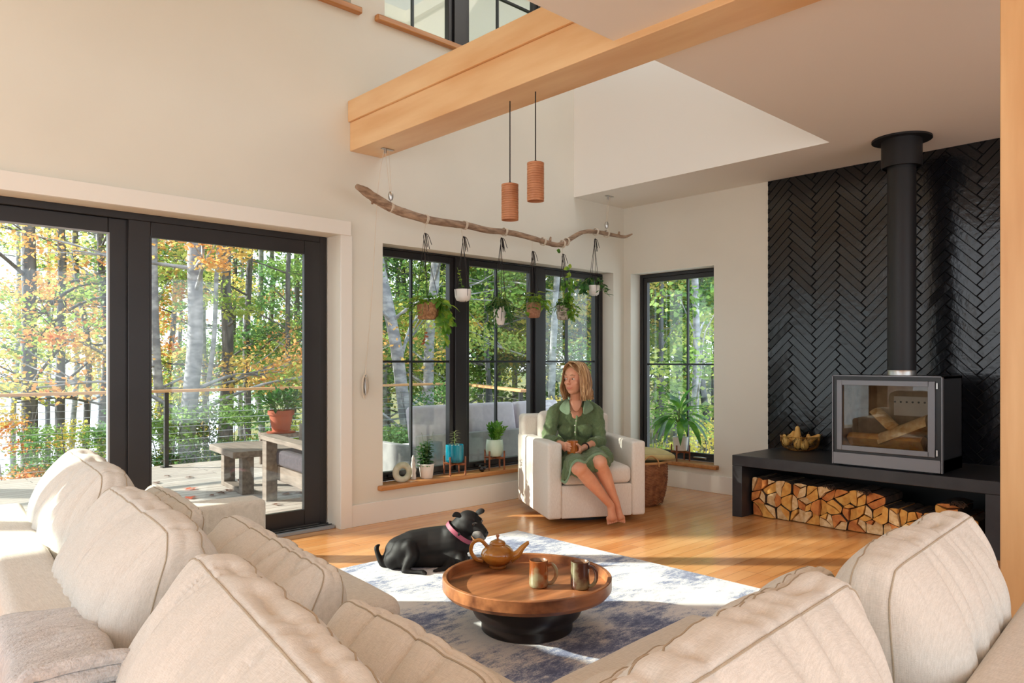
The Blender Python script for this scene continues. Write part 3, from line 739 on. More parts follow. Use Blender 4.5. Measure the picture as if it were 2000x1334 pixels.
# grey outdoor sofa beyond the three-part window
t = thing('outdoor_sofa', (5.0, 6.2, DK), 'grey outdoor sofa seen from behind through the three-part window', 'sofa')
A = at(750, 850, Y=6.4); 
deckbox('back_panel', t, (4.42, 6.05, DK), R(-3), (0, 0, .08), (2.15, .07, .62), 'grey_outdoor', .01)
deckbox('arm_panel', t, (4.42, 6.05, DK), R(-3), (0, .07, .08), (.09, .95, .50), 'grey_outdoor', .01); deckbox('arm_panel', t, (4.42, 6.05, DK), R(-3), (2.06, .07, .08), (2.15, .95, .50), 'grey_outdoor', .01)
deckbox('seat_frame', t, (4.42, 6.05, DK), R(-3), (.09, .07, .15), (2.06, .93, .32), 'grey_outdoor', .01)
deckbox('seat_cushion', t, (4.42, 6.05, DK), R(-3), (.1, .1, .32), (2.05, .95, .44), 'lavender_cushion', .03)
for i, (a, b) in enumerate(((.02, .69), (.72, 1.40), (1.43, 2.1))):
    xf = Matrix.Translation((4.42, 6.05, DK)) @ Matrix.Rotation(R(-3), 4, 'Z') @ Matrix.Translation(((a+b)/2, .20, .68)) @ Matrix.Rotation(R(-10), 4, 'X')
    f = MB(); rbox(f, (-(b-a)/2, -.08, -.23), ((b-a)/2, .08, .23), .05, xf=xf); o = f.build('outdoor_cushion', 'lavender_cushion', ang=180)
    tag(o, ['pale lavender cushion at the left end of the grey outdoor sofa', 'middle pale lavender cushion on the grey outdoor sofa', 'pale lavender cushion at the right end of the grey outdoor sofa'][i], 'cushion', 'pale cushions on the outdoor sofa')

# fallen leaves on the deck
rnd = random.Random(5); k = 0
for (px, py) in ((372, 955), (372, 972), (326, 930), (370, 932), (306, 943), (415, 967), (432, 963), (446, 958), (455, 935), (468, 938), (452, 927), (540, 985), (560, 965), (585, 962), (530, 975)):
    p = at(px, py, Z=DK+.008); mb = MB(); a0 = rnd.random()*6
    sc = rnd.uniform(.04, .07) if px != 372 else .09
    vs = [p+Vector((0, 0, .012))]
    for i in range(10):
        a = a0+i*pi/5; r = sc*(1 if i % 2 == 0 else .45); vs.append(p+Vector((cos(a)*r, sin(a)*r, rnd.uniform(0, .012))))
    mb.add(vs, [(0, 1+i, 1+(i+1) % 10) for i in range(10)]); o = mb.build('fallen_leaf', 'leaf_red' if k < 2 else 'leaf_brown', smooth=False)
    nm = 'bright red-orange' if k < 2 else 'brown'
    pos = ['farther of the two bright ones in the middle of the deck', 'nearer of the two bright ones in the middle of the deck', 'near the railing post', 'halfway along the open deck boards', 'close beside the door stile', 'left of the side table leg', 'just in front of the side table foot', 'touching the side table foot', 'under the side table, left', 'under the side table, right', 'under the side table, farthest back', 'beneath the deck chair seat', 'beside the deck chair leg', 'at the right edge of the deck by the door frame', 'nearest the glass under the deck chair'][k]
    tag(o, nm+' fallen leaf '+pos, 'leaf', 'fallen leaves on the deck'); k += 1

# ---------------------------------------------- ground, lake, far shore
def terrain():
    mb = MB(); vs = []; fs = []; nx, ny = 60, 50; x0, x1, y0, y1 = -45, 75, 10.3, 80
    for j in range(ny+1):
        for i in range(nx+1):
            x = lerp(x0, x1, i/nx); y = lerp(y0, y1, (j/ny)**1.6)
            right = 1/(1+math.exp(-(x-y*.42+2)/4))
            z = -1.3 - (y-10)*.16*(1-right) + .35*noise.noise(Vector((x*.2, y*.2, 0)))
            z = max(z, -7)
            vs.append((x, y, z))
    for j in range(ny):
        for i in range(nx): a = j*(nx+1)+i; fs.append((a, a+1, a+nx+2, a+nx+1))
    mb.add(vs, fs)
    mb.add([(-60, 5.5, -2.2), (60, 5.5, -2.2), (60, 10.4, -1.7), (-60, 10.4, -1.7)], [(0, 1, 2, 3)])
    return mb
tag(terrain().build('ground', 'forest_floor'), kind='structure')
tag(MB().box((-140, 12, -4.2), (60, 160, -4.0)).build('lake', 'lake_water', smooth=False), 'bright lake seen between the tree trunks on the left', 'lake')
mb = MB(); vs = []; fs = []
for i in range(81):
    x = -150+i*4; h = -1.5+2.2*noise.noise(Vector((i*.13, 2, 0)))+.8*noise.noise(Vector((i*.7, 5, 0)))
    vs += [(x, 150, -5), (x, 152, h), (x, 165, -5)]
for i in range(80): a = i*3; fs += [(a, a+1, a+4, a+3), (a+1, a+2, a+5, a+4)]
mb.add(vs, fs); tag(mb.build('far_shore', 'far_wood'), 'low wooded far shore across the lake', 'hill')

# ---------------------------------------------- trees
def cloud(name, m, parent, blobs, L, seed, flat=.5):
    """foliage of one tree: individual small leaves scattered through its twigs"""
    rs = np.random.RandomState(seed); V = []; 
    for (c, r, n) in blobs:
        n = int(n); d = rs.normal(size=(n, 3)); d /= np.linalg.norm(d, axis=1)[:, None]
        rad = rs.rand(n)**.45; P = np.array(c)+d*rad[:, None]*np.array(r)
        # leaves gather in little sprays
        P = P + rs.normal(size=(n, 3))*.0
        a = rs.normal(size=(n, 3)); a[:, 2] *= flat; a /= np.linalg.norm(a, axis=1)[:, None]
        b = rs.normal(size=(n, 3)); b[:, 2] *= flat; b -= (b*a).sum(1)[:, None]*a; b /= np.linalg.norm(b, axis=1)[:, None]
        s = L*(.6+.8*rs.rand(n))[:, None]
        q = np.stack([P-a*s*.5, P+b*s*.33, P+a*s*.5, P-b*s*.33], 1); V.append(q.reshape(-1, 3))
    V = np.concatenate(V); N = len(V)//4
    me = bpy.data.meshes.new(name); me.vertices.add(len(V)); me.vertices.foreach_set('co', V.astype(np.float32).ravel())
    me.loops.add(N*4); me.loops.foreach_set('vertex_index', np.arange(N*4, dtype=np.int32))
    me.polygons.add(N); me.polygons.foreach_set('loop_start', np.arange(0, N*4, 4, dtype=np.int32)); me.polygons.foreach_set('loop_total', np.full(N, 4, dtype=np.int32))
    me.materials.append(M[m]); me.update(calc_edges=True); o = bpy.data.objects.new(name, me); C.objects.link(o); attach(o, parent); return o
def tree(px, dist, wpx, lean, kind, label, seed, zb=-3.2, ztop=9.5, bark='bark_grey', leaf='fol_green', nleaf=3800, Lf=.11, r0=None, spread=2.2, cz=None, trees='trees beyond the deck railing', wavy=.12, nbr=12, zlo=-.5):
    base = at(px, 700, D=dist); x, y = base.x, base.y; rnd = random.Random(seed)
    r = wpx/FPX*dist/2 if r0 is None else r0
    t = thing('tree', (x, y, zb), label, 'tree', trees)
    rt = Vector((sin(YAW), -cos(YAW), 0)); path = []
    for k in range(9):
        f = k/8; z = lerp(zb, ztop, f); off = lean*(z-1.0); wv = wavy*(noise.noise(Vector((seed*9.1, z*.35, 0))))*2
        path.append(Vector((x, y, z)) + rt*(off+wv) + Vector((0, wavy*noise.noise(Vector((seed*3.3, z*.3, 5))), 0)))
    P = smoothpath(path, 4); n = len(P); tr = MB(); tr.tube(P, [r*(1.25-.75*i/n)*(1+.10*noise.noise(Vector((i*.9, seed, 0)))) for i in range(n)], 12)
    blobs = []
    for k in range(nbr):
        f = rnd.uniform(.28, .98); p = P[int(f*(n-1))]; d = rdir(rnd, .0, .55); ln = spread*rnd.uniform(.5, 1.15)*(1.15-.5*f)
        e = p+d*ln; mid = (p+e)/2+Vector((0, 0, rnd.uniform(-.1, .25)))+rdir(rnd)*.12
        Q = smoothpath([p, mid, e], 4); tr.tube(Q, [r*.26*(1-.8*i/len(Q))+.006 for i in range(len(Q))], 6)
        for q in range(3):
            dd = (d+rdir(rnd, -.3, .6)*.8).normalized(); e2 = e+dd*ln*.45; tr.tube([Q[-3-q % 2], (Q[-2]+e2)/2+rdir(rnd)*.06, e2], [.014, .010, .005], 5); blobs.append((e2, (ln*.34, ln*.34, ln*.15), nleaf/nbr/5))
            e3 = lerp(mid, e, .3+.2*q)+rdir(rnd, -.2, .5)*ln*.25; blobs.append((e3, (ln*.28, ln*.28, ln*.12), nleaf/nbr/7))
    tr.build('trunk', bark, t, ang=60)
    if nleaf: cloud('foliage', leaf, t, blobs, Lf, seed)
    return t
T_ = [
 (58, 13.5, 27, .0, 'bark_grey', 'fol_green', 'thick dark trunk at far left of the glass door'),
 (119, 14.5, 17, .0, 'bark_grey', 'fol_orange', 'straight trunk second from the left edge, orange leaves'),
 (160, 16, 12, -.03, 'bark_grey', 'fol_yellow', 'slim leaning trunk third from the left, yellow leaves'),
 (202, 15, 15, -.02, 'bark_grey', 'fol_yellow', 'trunk just left of the black door stile'),
 (240, 18, 14, .02, 'bark_grey', 'fol_orange', 'trunk partly hidden by the black door stile'),
 (318, 13, 18, -.06, 'bark_pale', 'fol_orange', 'pale leaning trunk just right of the black door stile'),
 (369, 12.0, 30, .0, 'bark_pale', 'fol_orange', 'broad pale grey mottled trunk in the middle of the right door pane'),
 (408, 13.5, 9, .10, 'bark_pale', 'fol_green', 'thin pale stem leaning right beside the broad mottled trunk'),
 (437, 15, 22, .03, 'bark_grey', 'fol_green', 'forked grey trunk in the right door pane'),
 (484, 17, 13, .0, 'bark_grey', 'fol_yellow', 'thin dark trunk over the low deck table'),
 (560, 16, 10, .0, 'bark_grey', 'fol_dark', 'dense green tree behind the terracotta pot'),
 (778, 13, 24, -.16, 'bark_pale', 'fol_green', 'pale trunk leaning left in the first window unit'),
 (843, 14, 20, .02, 'bark_pale', 'fol_green', 'pale upright trunk in the first window unit by the mullion'),
 (960, 17, 10, .0, 'bark_grey', 'fol_yellow', 'yellow-green tree filling the middle window unit'),
 (1075, 16, 14, .02, 'bark_pale', 'fol_green', 'pale trunk in the third window unit above the woman'),
 (1130, 19, 10, .0, 'bark_grey', 'fol_yellow', 'yellow-green tree behind the woman'),
 (1352, 13, 14, .02, 'bark_pale', 'fol_green', 'pale trunk in the narrow side window'),
 (1300, 17, 10, .0, 'bark_grey', 'fol_dark', 'dark green tree at the left of the narrow side window'),
]
for i, (px, ds, wp, ln, bk, lf, lb) in enumerate(T_):
    big = lf in ('fol_dark',) or px > 900
    tree(px, ds, wp, ln, None, lb, 20+i, bark=bk, leaf=lf, nleaf=11000 if big else 5200, Lf=.08, spread=2.8 if big else 2.3)
# woods farther back, denser to the right
rnd = random.Random(11); k = 0
far = [(30, 26), (95, 30), (145, 24), (190, 33), (225, 27), (275, 25), (335, 23), (352, 31), (400, 22), (455, 24), (470, 30), (505, 21), (530, 26), (580, 22), (600, 29),
       (700, 22), (745, 21), (765, 27), (800, 23), (830, 30), (870, 22), (905, 20), (935, 25), (975, 22), (1010, 24), (1035, 20), (1080, 23), (1110, 26), (1150, 22), (1185, 25), (1225, 20), (1262, 22), (1285, 26), (1320, 21), (1345, 25), (1375, 20), (1400, 24)]
cnt = {}
for i, (px, ds) in enumerate(far):
    lf = rnd.choice(['fol_green', 'fol_yellow', 'fol_orange', 'fol_green'] if px < 560 else ['fol_green', 'fol_dark', 'fol_green', 'fol_yellow', 'fol_dark'])
    nm = {'fol_green': 'green', 'fol_yellow': 'yellow-green', 'fol_orange': 'orange', 'fol_dark': 'dark green'}[lf]
    wd = 'left pane of the glass door' if px < 265 else 'right pane of the glass door' if px < 650 else 'three-part window' if px < 1240 else 'narrow side window'; cnt[wd] = cnt.get(wd, 0)+1
    tree(px, ds, 8, rnd.uniform(-.03, .03), None, '%s distant tree, %s from the left through the %s' % (nm, ['first', 'second', 'third', 'fourth', 'fifth', 'sixth', 'seventh', 'eighth', 'ninth', 'tenth', 'eleventh', 'twelfth', 'thirteenth', 'fourteenth', 'fifteenth', 'sixteenth', 'seventeenth'][cnt[wd]-1], wd), 70+i, zb=-4.5, ztop=12 if ds > 24 else 10, leaf=lf, bark=rnd.choice(['bark_grey', 'bark_pale']),
         nleaf=5000 if px < 560 else 11000, Lf=.11 if px < 560 else .13, spread=2.6 if px < 560 else 3.6, r0=.09, nbr=12 if px < 560 else 18, trees='distant trees in the woods')
# unseen trees added left of the view to shade the right-hand wall and firewood
for i, (x_, y_) in enumerate(((-3.2, 13.5), (-1.6, 12.2), (-5.6, 13.0))):
    t = thing('tree', (x_, y_, -2.5), 'tall tree beside the deck beyond the left end of the room'+(', farthest right of three', ', nearest of three', ', leftmost of three')[i], 'tree', 'trees beside the deck')
    MB().tube(smoothpath([(x_, y_, -2.5), (x_+.1, y_, 2), (x_, y_+.1, 6), (x_+.1, y_, 9.5)], 4), [.17-.006*k for k in range(13)], 10).build('trunk', 'bark_grey', t)
    cloud('foliage', 'fol_green', t, [((x_+rnd.uniform(-1.3, 1.3), y_+rnd.uniform(-1, 1), rnd.uniform(5.2 if i < 2 else 6.5, 9.5)), (.9, .9, .6), 420) for q in range(16)], .15, 300+i)

ords_ = ['first', 'second', 'third', 'fourth', 'fifth', 'sixth', 'seventh', 'eighth', 'ninth', 'tenth', 'eleventh', 'twelfth', 'thirteenth', 'fourteenth', 'fifteenth', 'sixteenth', 'seventeenth', 'eighteenth', 'nineteenth', 'twentieth']
# bushes just past the railing
rnd = random.Random(17); k = 0
for px, ds in ((20, 11.8), (85, 12.3), (140, 11.6), (185, 12.4), (232, 11.9), (300, 11.7), (345, 12.4), (405, 11.8), (450, 12.5), (510, 11.6), (565, 12.2), (610, 11.8), (760, 12.0), (815, 12.6), (930, 11.8), (1000, 12.6), (1075, 12.0), (1150, 12.5), (1290, 11.5), (1370, 12.2)):
    b_ = at(px, 700, D=ds); lf = rnd.choice(['fol_green', 'fol_yellow', 'fol_dark', 'fol_green'] + (['fol_orange'] if px < 560 else [])); h_ = rnd.uniform(.1, .9)
    nm = {'fol_green': 'green', 'fol_yellow': 'yellow-green', 'fol_orange': 'orange', 'fol_dark': 'dark green'}[lf]
    t = thing('shrub', (b_.x, b_.y, -1.6), nm+' bush just past the railing, '+('%s from the left' % ords_[k]), 'bush', 'bushes past the deck railing'); k += 1
    st = MB()
    for q in range(5): e_ = Vector((b_.x+rnd.uniform(-.5, .5), b_.y+rnd.uniform(-.4, .4), h_+rnd.uniform(-.4, .2))); st.tube([(b_.x, b_.y, -1.8), lerp(Vector((b_.x, b_.y, -1.8)), e_, .5)+rdir(rnd)*.1, e_], [.016, .010, .005], 5)
    st.build('stem', 'bark_grey', t)
    cloud('foliage', lf, t, [((b_.x+rnd.uniform(-.55, .55), b_.y+rnd.uniform(-.5, .5), rnd.uniform(-1.3, h_)), (.38, .38, .16), 190) for q in range(16)], .058, 500+k)
# ------------------------------------------------------------------ hearth bench, stove, firewood
BX, BY0, BY1, BZ = 5.41, 1.10, 3.14, .495
t = thing('hearth_bench', (5.8, 2.1, 0), 'long low charcoal hearth bench under the wood stove', 'bench')
b = MB(); b.box((BX, BY0, BZ-.085), (XB-.017, BY1, BZ)); b.build('bench_top', 'dark_bench', t, bevel=.004)
MB().box((BX+.002, BY1-.085, 0), (XB-.017, BY1, BZ-.085)).build('side_panel', 'dark_bench', t, bevel=.003)
MB().box((BX+.002, BY0, 0), (XB-.017, BY0+.26, BZ-.085)).build('side_panel', 'dark_bench', t, bevel=.003)
MB().box((XB-.03, BY0+.26, 0), (XB-.017, BY1-.085, BZ-.085)).build('back_panel', 'stove_black', t)

SX, SY0, SY1, SZ0, SZ1 = 5.3+.14, 1.60, 2.335, BZ+.0, 1.165
SX = 5.43
def sy(px, z=1.15): return at(px, 735, X=SX).y
SY1, SY0 = sy(1625.5), sy(1841)
zt = at(1625, 731.3, X=SX).z; SZ1 = zt-.004
t = thing('wood_stove', (5.65, (SY0+SY1)/2, BZ), 'black steel wood stove with glass door and split logs inside, on the dark bench', 'stove')
sb = MB(); D1 = SX+.42
sb.box((SX+.02, SY0, BZ+.012), (D1, SY0+.02, SZ1)); sb.box((SX+.02, SY1-.02, BZ+.012), (D1, SY1, SZ1)); sb.box((SX+.02, SY0, SZ1-.02), (D1, SY1, SZ1)); sb.box((D1-.02, SY0, BZ+.012), (D1, SY1, SZ1)); sb.box((SX+.02, SY0, BZ+.012), (D1, SY1, BZ+.10))
sb.build('body', 'stove_black', t, bevel=.003)
MB().box((SX+.05, SY0+.06, BZ), (D1-.05, SY1-.06, BZ+.012)).build('plinth', 'stove_black', t)
fz0, fz1 = BZ+.012, SZ1
e = MB(); e.box((SX-.004, SY0, fz0), (SX+.02, SY0+.007, fz1)); e.box((SX-.004, SY1-.007, fz0), (SX+.02, SY1, fz1)); e.box((SX-.004, SY0, fz1-.007), (SX+.02, SY1, fz1)); e.build('trim_edge', 'stove_grey', t)
MB().box((SX-.002, SY0+.012, fz0), (SX+.02, SY1-.007, fz0+.085)).build('ash_drawer', 'stove_grey', t, bevel=.002)
MB().box((SX+.008, SY0+.007, fz0+.085), (SX+.02, SY1-.007, fz0+.10)).build('air_slot', 'stove_black', t)
# door: grey frame around the pane
dy0, dy1, dz0, dz1 = SY0+.045, SY1-.035, fz0+.103, fz1-.035
df = MB(); W_ = .036
df.box((SX-.006, dy0, dz0), (SX+.014, dy0+W_+.008, dz1)); df.box((SX-.006, dy1-W_, dz0), (SX+.014, dy1, dz1)); df.box((SX-.006, dy0+W_, dz0), (SX+.014, dy1-W_, dz0+W_)); df.box((SX-.006, dy0+W_, dz1-W_), (SX+.014, dy1-W_, dz1))
dr = df.build('door', 'stove_grey', t, bevel=.002)
bf = MB()
bf.box((SX+.006, SY0+.007, fz0+.1), (SX+.02, dy0, fz1-.007)); bf.box((SX+.006, dy1, fz0+.1), (SX+.02, SY1-.007, fz1-.007)); bf.box((SX+.006, dy0, dz1), (SX+.02, dy1, fz1-.007)); bf.build('door_surround', 'stove_black', t)
MB().box((SX+.002, dy0+W_, dz0+W_), (SX+.006, dy1-W_, dz1-W_)).build('door_glass', 'stove_glass', dr, smooth=False)
hm = MB()
for zz in (dz0+.03, dz1-.03): hm.lathe([(0, -.02), (.006, -.02), (.006, .02), (0, .02)], (SX-.004, dy0-.012, zz), 10)
hm.build('hinge', 'steel', dr)
lin_ = MB(); a0, a1 = SX+.03, D1-.05
mat('firebrick', (178, 150, 118), (150, 122, 94), rough=.9, scale=12)
lin_.box((a1, SY0+.03, BZ+.12), (a1+.02, SY1-.03, SZ1-.04)); lin_.box((a0, SY0+.022, BZ+.12), (a1, SY0+.04, SZ1-.04)); lin_.box((a0, SY1-.04, BZ+.12), (a1, SY1-.022, SZ1-.04)); lin_.box((a0, SY0+.03, BZ+.10), (a1, SY1-.03, BZ+.135))
lin_.build('fire_lining', 'firebrick', t)
bp = MB(); bp.box((a1-.014, SY0+.08, BZ+.36), (a1-.004, SY1-.30, BZ+.50), 'ceramic_white')
bp.build('baffle_plate', None, t)
hh = MB()
for k in range(9): hh.lathe([(0, 0), (.007, 0), (.007, .006), (0, .006)], (a1-.013, SY0+.10+k*.04, BZ+.46), 8, xf=Matrix.Rotation(R(-90), 4, 'Y'))
hh.build('air_hole', 'stove_black', t)
# flue
fc = Vector((5.76, at(1761, 720, X=5.76).y, 0))
fr_ = (at(1733, 700, X=5.76).y-at(1789, 700, X=5.76).y)/2*.97
t2 = thing('flue_pipe', (fc.x, fc.y, SZ1), 'tall matt black flue pipe rising from the stove to the ceiling', 'pipe')
MB().lathe([(fr_, SZ1+.03), (fr_, 2.70), (fr_, 2.87)], fc, 40).build('pipe', 'black_metal', t2)
MB().lathe([(0, SZ1), (fr_*1.02, SZ1), (fr_*1.02, SZ1+.03), (fr_, SZ1+.035)], fc, 40).build('steel_ring', 'steel', t2)
MB().lathe([(fr_*1.30, 2.66), (fr_*1.42, 2.66), (fr_*1.42, ZC-.012), (0, ZC-.012)], fc, 40).lathe([(fr_, 2.675), (fr_*1.40, 2.675)], fc, 40).build('ceiling_collar', 'black_metal', t2)
MB().lathe([(0, ZC-.014), (fr_*2.1, ZC-.014), (fr_*2.1, ZC-.001), (0, ZC-.001)], fc, 48).build('ceiling_plate', 'black_metal', t2)

mat('end_grain_pale', (234, 208, 160), (206, 164, 108), rough=.85, scale=30, bump=.2, bscale=120)
mat('end_grain_gold', (228, 176, 90), (204, 140, 62), rough=.8, scale=22, bump=.2, bscale=120)
mat('end_grain_orange', (214, 142, 72), (180, 104, 50), rough=.8, scale=22, bump=.2, bscale=120)
def log(name, y, z, r, kind, rot, grain, depth, parent=None, x0=None, seed=0, L=.33, xf=None, m_side='bark_log'):
    """a firewood piece; kind: 0 quarter wedge, 1 half round, 2 round, 3 thin wedge"""
    rnd = random.Random(seed)
    if kind == 2: pr = [(r*cos(a)*(1+rnd.uniform(-.05, .05)), r*sin(a)*(1+rnd.uniform(-.05, .05)), 1) for a in [2*pi*i/16 for i in range(16)]]
    else:
        span = {0: pi*.5, 1: pi, 3: pi*.36}[kind]*rnd.uniform(.9, 1.15)
        pr = [(0, 0, 0)]+[(r*cos(-span/2+span*i/8), r*sin(-span/2+span*i/8), 1) for i in range(9)]
        ox = r*(.62 if kind != 1 else .42); pr = [(p[0]-ox, p[1], p[2]) for p in pr]
        if kind == 1: pr[0] = (-ox*.9, rnd.uniform(-.1, .1)*r, 0)
    c, s = cos(rot), sin(rot); P = [(p[0]*c-p[1]*s, p[0]*s+p[1]*c) for p in pr]; N = len(P); mb = MB()
    X0 = (5.50 if x0 is None else x0)+depth; X1 = X0+L
    vs = [(X0+rnd.uniform(-.003, .003), y+a, z+b) for a, b in P]+[(X1, y+a*1.0, z+b*1.0) for a, b in P]
    if xf: vs = [xf @ Vector(v) for v in vs]
    mb.add(vs, [tuple(range(N))[::-1]], grain); mb.f[-1:] = [tuple(range(N))]
    for i in range(N):
        j = (i+1) % N; barky = (kind == 2) or (i > 0 and j > 0)
        mb.add([], [])
        mb.f.append((i, N+i, N+j, j)); mb.m.append(mb.mi(m_side if barky else grain))
    mb.f.append(tuple(range(N, 2*N))[::-1]); mb.m.append(mb.mi(grain))
    return mb.build(name, None, parent, ang=30)
rnd = random.Random(21); k = 0; placed = []
G = ['end_grain_pale', 'end_grain_gold', 'end_grain_orange']; GN = {'end_grain_pale': 'cream', 'end_grain_gold': 'golden', 'end_grain_orange': 'orange'}
KN = {0: 'quarter-split', 1: 'half-round', 2: 'round', 3: 'thin split'}
ords = ['first', 'second', 'third', 'fourth', 'fifth', 'sixth', 'seventh', 'eighth', 'ninth', 'tenth', 'eleventh', 'twelfth', 'thirteenth', 'fourteenth', 'fifteenth', 'sixteenth', 'seventeenth', 'eighteenth', 'nineteenth', 'twentieth', 'twenty-first', 'twenty-second', 'twenty-third', 'twenty-fourth', 'twenty-fifth', 'twenty-sixth', 'twenty-seventh', 'twenty-eighth', 'twenty-ninth', 'thirtieth', 'thirty-first', 'thirty-second', 'thirty-third', 'thirty-fourth', 'thirty-fifth', 'thirty-sixth', 'thirty-seventh', 'thirty-eighth', 'thirty-ninth', 'fortieth', 'forty-first', 'forty-second', 'forty-third', 'forty-fourth']
yL, yR = BY1-.10, BY0+.28
def cell(pts, i, bounds):
    """the piece of the stack nearest to point i"""
    poly = bounds
    for j, q in enumerate(pts):
        if j == i: continue
        p = pts[i]; mx_, mz_ = (p[0]+q[0])/2, (p[1]+q[1])/2; nx, nz = q[0]-p[0], q[1]-p[1]
        if nx*nx+nz*nz > .09: continue
        out = []
        for k_ in range(len(poly)):
            a_, b_ = poly[k_-1], poly[k_]; fa = (a_[0]-mx_)*nx+(a_[1]-mz_)*nz; fb = (b_[0]-mx_)*nx+(b_[1]-mz_)*nz
            if (fa > 0) != (fb > 0): t_ = fa/(fa-fb); out.append((a_[0]+(b_[0]-a_[0])*t_, a_[1]+(b_[1]-a_[1])*t_))
            if fb <= 0: out.append(b_)
        poly = out
        if len(poly) < 3: return []
    return poly
pts = []; rr_i = {}; names_ = ['bottom', 'middle', 'top']
for ri, z in enumerate((.052, .150, .245)):
    y = yL-.035-.035*(ri % 2)
    while y > yR+.03:
        top_h = .335-.10*(yL-y)/(yL-yR)+.02*sin(y*9)
        if z < top_h-.02: pts.append((y+rnd.uniform(-.014, .014), z+rnd.uniform(-.014, .014), ri))
        y -= rnd.uniform(.100, .125)
idx_ = [0]*4
for i, p in enumerate(pts):
    th = min(.345-.10*(yL-p[0])/(yL-yR)+.02*sin(p[0]*9)+rnd.uniform(-.01, .02), p[1]+.068)
    P_ = cell([(q[0], q[1]) for q in pts], i, [(max(yR, p[0]-.09), .003), (min(yL, p[0]+.09), .003), (min(yL, p[0]+.075), th-.014), (p[0]+.012, th), (p[0]-.02, th-.003), (max(yR, p[0]-.075), th-.02)])
    ri = p[2]
    if len(P_) < 3: continue
    gy, gz = sum(q[0] for q in P_)/len(P_)+rnd.uniform(-.012, .012), sum(q[1] for q in P_)/len(P_)+rnd.uniform(-.012, .012)
    nP = len(P_); k0 = rnd.randrange(nP); cuts = [k0, k0+nP//2] if rnd.random() < .62 or nP < 6 else [k0, k0+nP//3, k0+2*nP//3]
    for ci, c0_ in enumerate(cuts):        # split the round into halves or thirds, as an axe would
        c1_ = cuts[(ci+1) % len(cuts)]+(nP if ci == len(cuts)-1 else 0)
        W_ = [(gy, gz)]+[P_[k_ % nP] for k_ in range(c0_, c1_+1)]
        cy_ = sum(q[0] for q in W_)/len(W_); cz_ = sum(q[1] for q in W_)/len(W_); Q_ = []
        for k_ in range(len(W_)):
            a_, b_ = W_[k_], W_[(k_+1) % len(W_)]; bark = 0 < k_ < len(W_)-1
            for t_ in (0, .33, .66):
                w_ = 4*t_*(1-t_); q = (a_[0]+(b_[0]-a_[0])*t_, a_[1]+(b_[1]-a_[1])*t_); d_ = math.hypot(q[0]-cy_, q[1]-cz_); sh = 1-(.0062-(.004 if bark else 0)*w_)/max(d_, .02); Q_.append((cy_+(q[0]-cy_)*sh, cz_+(q[1]-cz_)*sh, bark))
        g = rnd.choice(['end_grain_pale', 'end_grain_gold', 'end_grain_pale', 'end_grain_gold', 'end_grain_orange']); X0 = 5.53+rnd.uniform(0, .045); N_ = len(Q_); mb = MB()
        vs = [(X0+rnd.uniform(-.001, .001), q[0], q[1]) for q in Q_]+[(X0+.34, q[0], q[1]) for q in Q_]
        mb.add(vs, [tuple(range(N_))], g)
        for k_ in range(N_):
            j_ = (k_+1) % N_; mb.f.append((k_, N_+k_, N_+j_, j_)); mb.m.append(mb.mi('bark_log' if Q_[k_][2] else g))
        mb.f.append(tuple(range(N_, 2*N_))[::-1]); mb.m.append(mb.mi(g))
        n_ = idx_[ri]; idx_[ri] += 1
        tag(mb.build('firewood_log', None, ang=30), '%s-cut %s log, %s from the left in the %s layer of the stack' % (GN[g], 'wedge-shaped' if len(W_) <= 4 else 'half-round', ords[min(n_, len(ords)-1)], names_[ri]), 'firewood', 'firewood stacked under the hearth bench')
# birch twigs curled on the stack
for q, (yy, zz) in enumerate(((2.42, .285), (2.16, .28), (1.55, .275))):
    mb = MB()
    for s_ in range(5):
        pts = [Vector((5.56+.05*cos(a*1.3+s_), yy+.06*cos(a+s_)*(1-.1*s_), zz+.035*abs(sin(a*1.7+s_)))) for a in [i*.5 for i in range(12)]]
        mb.tube(smoothpath(pts, 3), .0022, 5)
    tag(mb.build('twig_bundle', 'bark_log'), ['curled dry twigs lying on the firewood, leftmost of three bundles', 'curled dry twigs lying on the firewood, middle of three bundles', 'curled dry twigs on the firewood at the right end'][q], 'twigs', 'twigs on the firewood')
# logs inside the stove
cy = (SY0+SY1)/2
def inlog(r, kd, ln, loc, rz, ry, rx, g, lab, side='end_grain_pale'):
    xf = Matrix.Translation(Vector(loc)) @ Euler((rx, ry, rz), 'XYZ').to_matrix().to_4x4() @ Matrix.Translation((-ln/2, 0, 0))
    o = log('split_log', 0, 0, r, kd, pi/2, g, 0, x0=0, seed=5, L=ln, xf=xf, m_side=side); tag(o, lab, 'firewood', 'logs inside the wood stove')
inlog(.10, 0, .50, (SX+.17, cy+.05, BZ+.195), R(90), 0, R(0), 'end_grain_gold', 'long split log lying flat across the front inside the stove', 'end_grain_gold')
inlog(.09, 1, .38, (SX+.15, cy-.10, BZ+.27), R(78), R(24), R(10), 'end_grain_pale', 'pale split log leaning down to the right inside the stove', 'end_grain_pale')
inlog(.066, 0, .20, (SX+.15, cy+.06, BZ+.345), R(60), R(-32), R(-20), 'end_grain_pale', 'short ragged log on top of the others inside the stove')

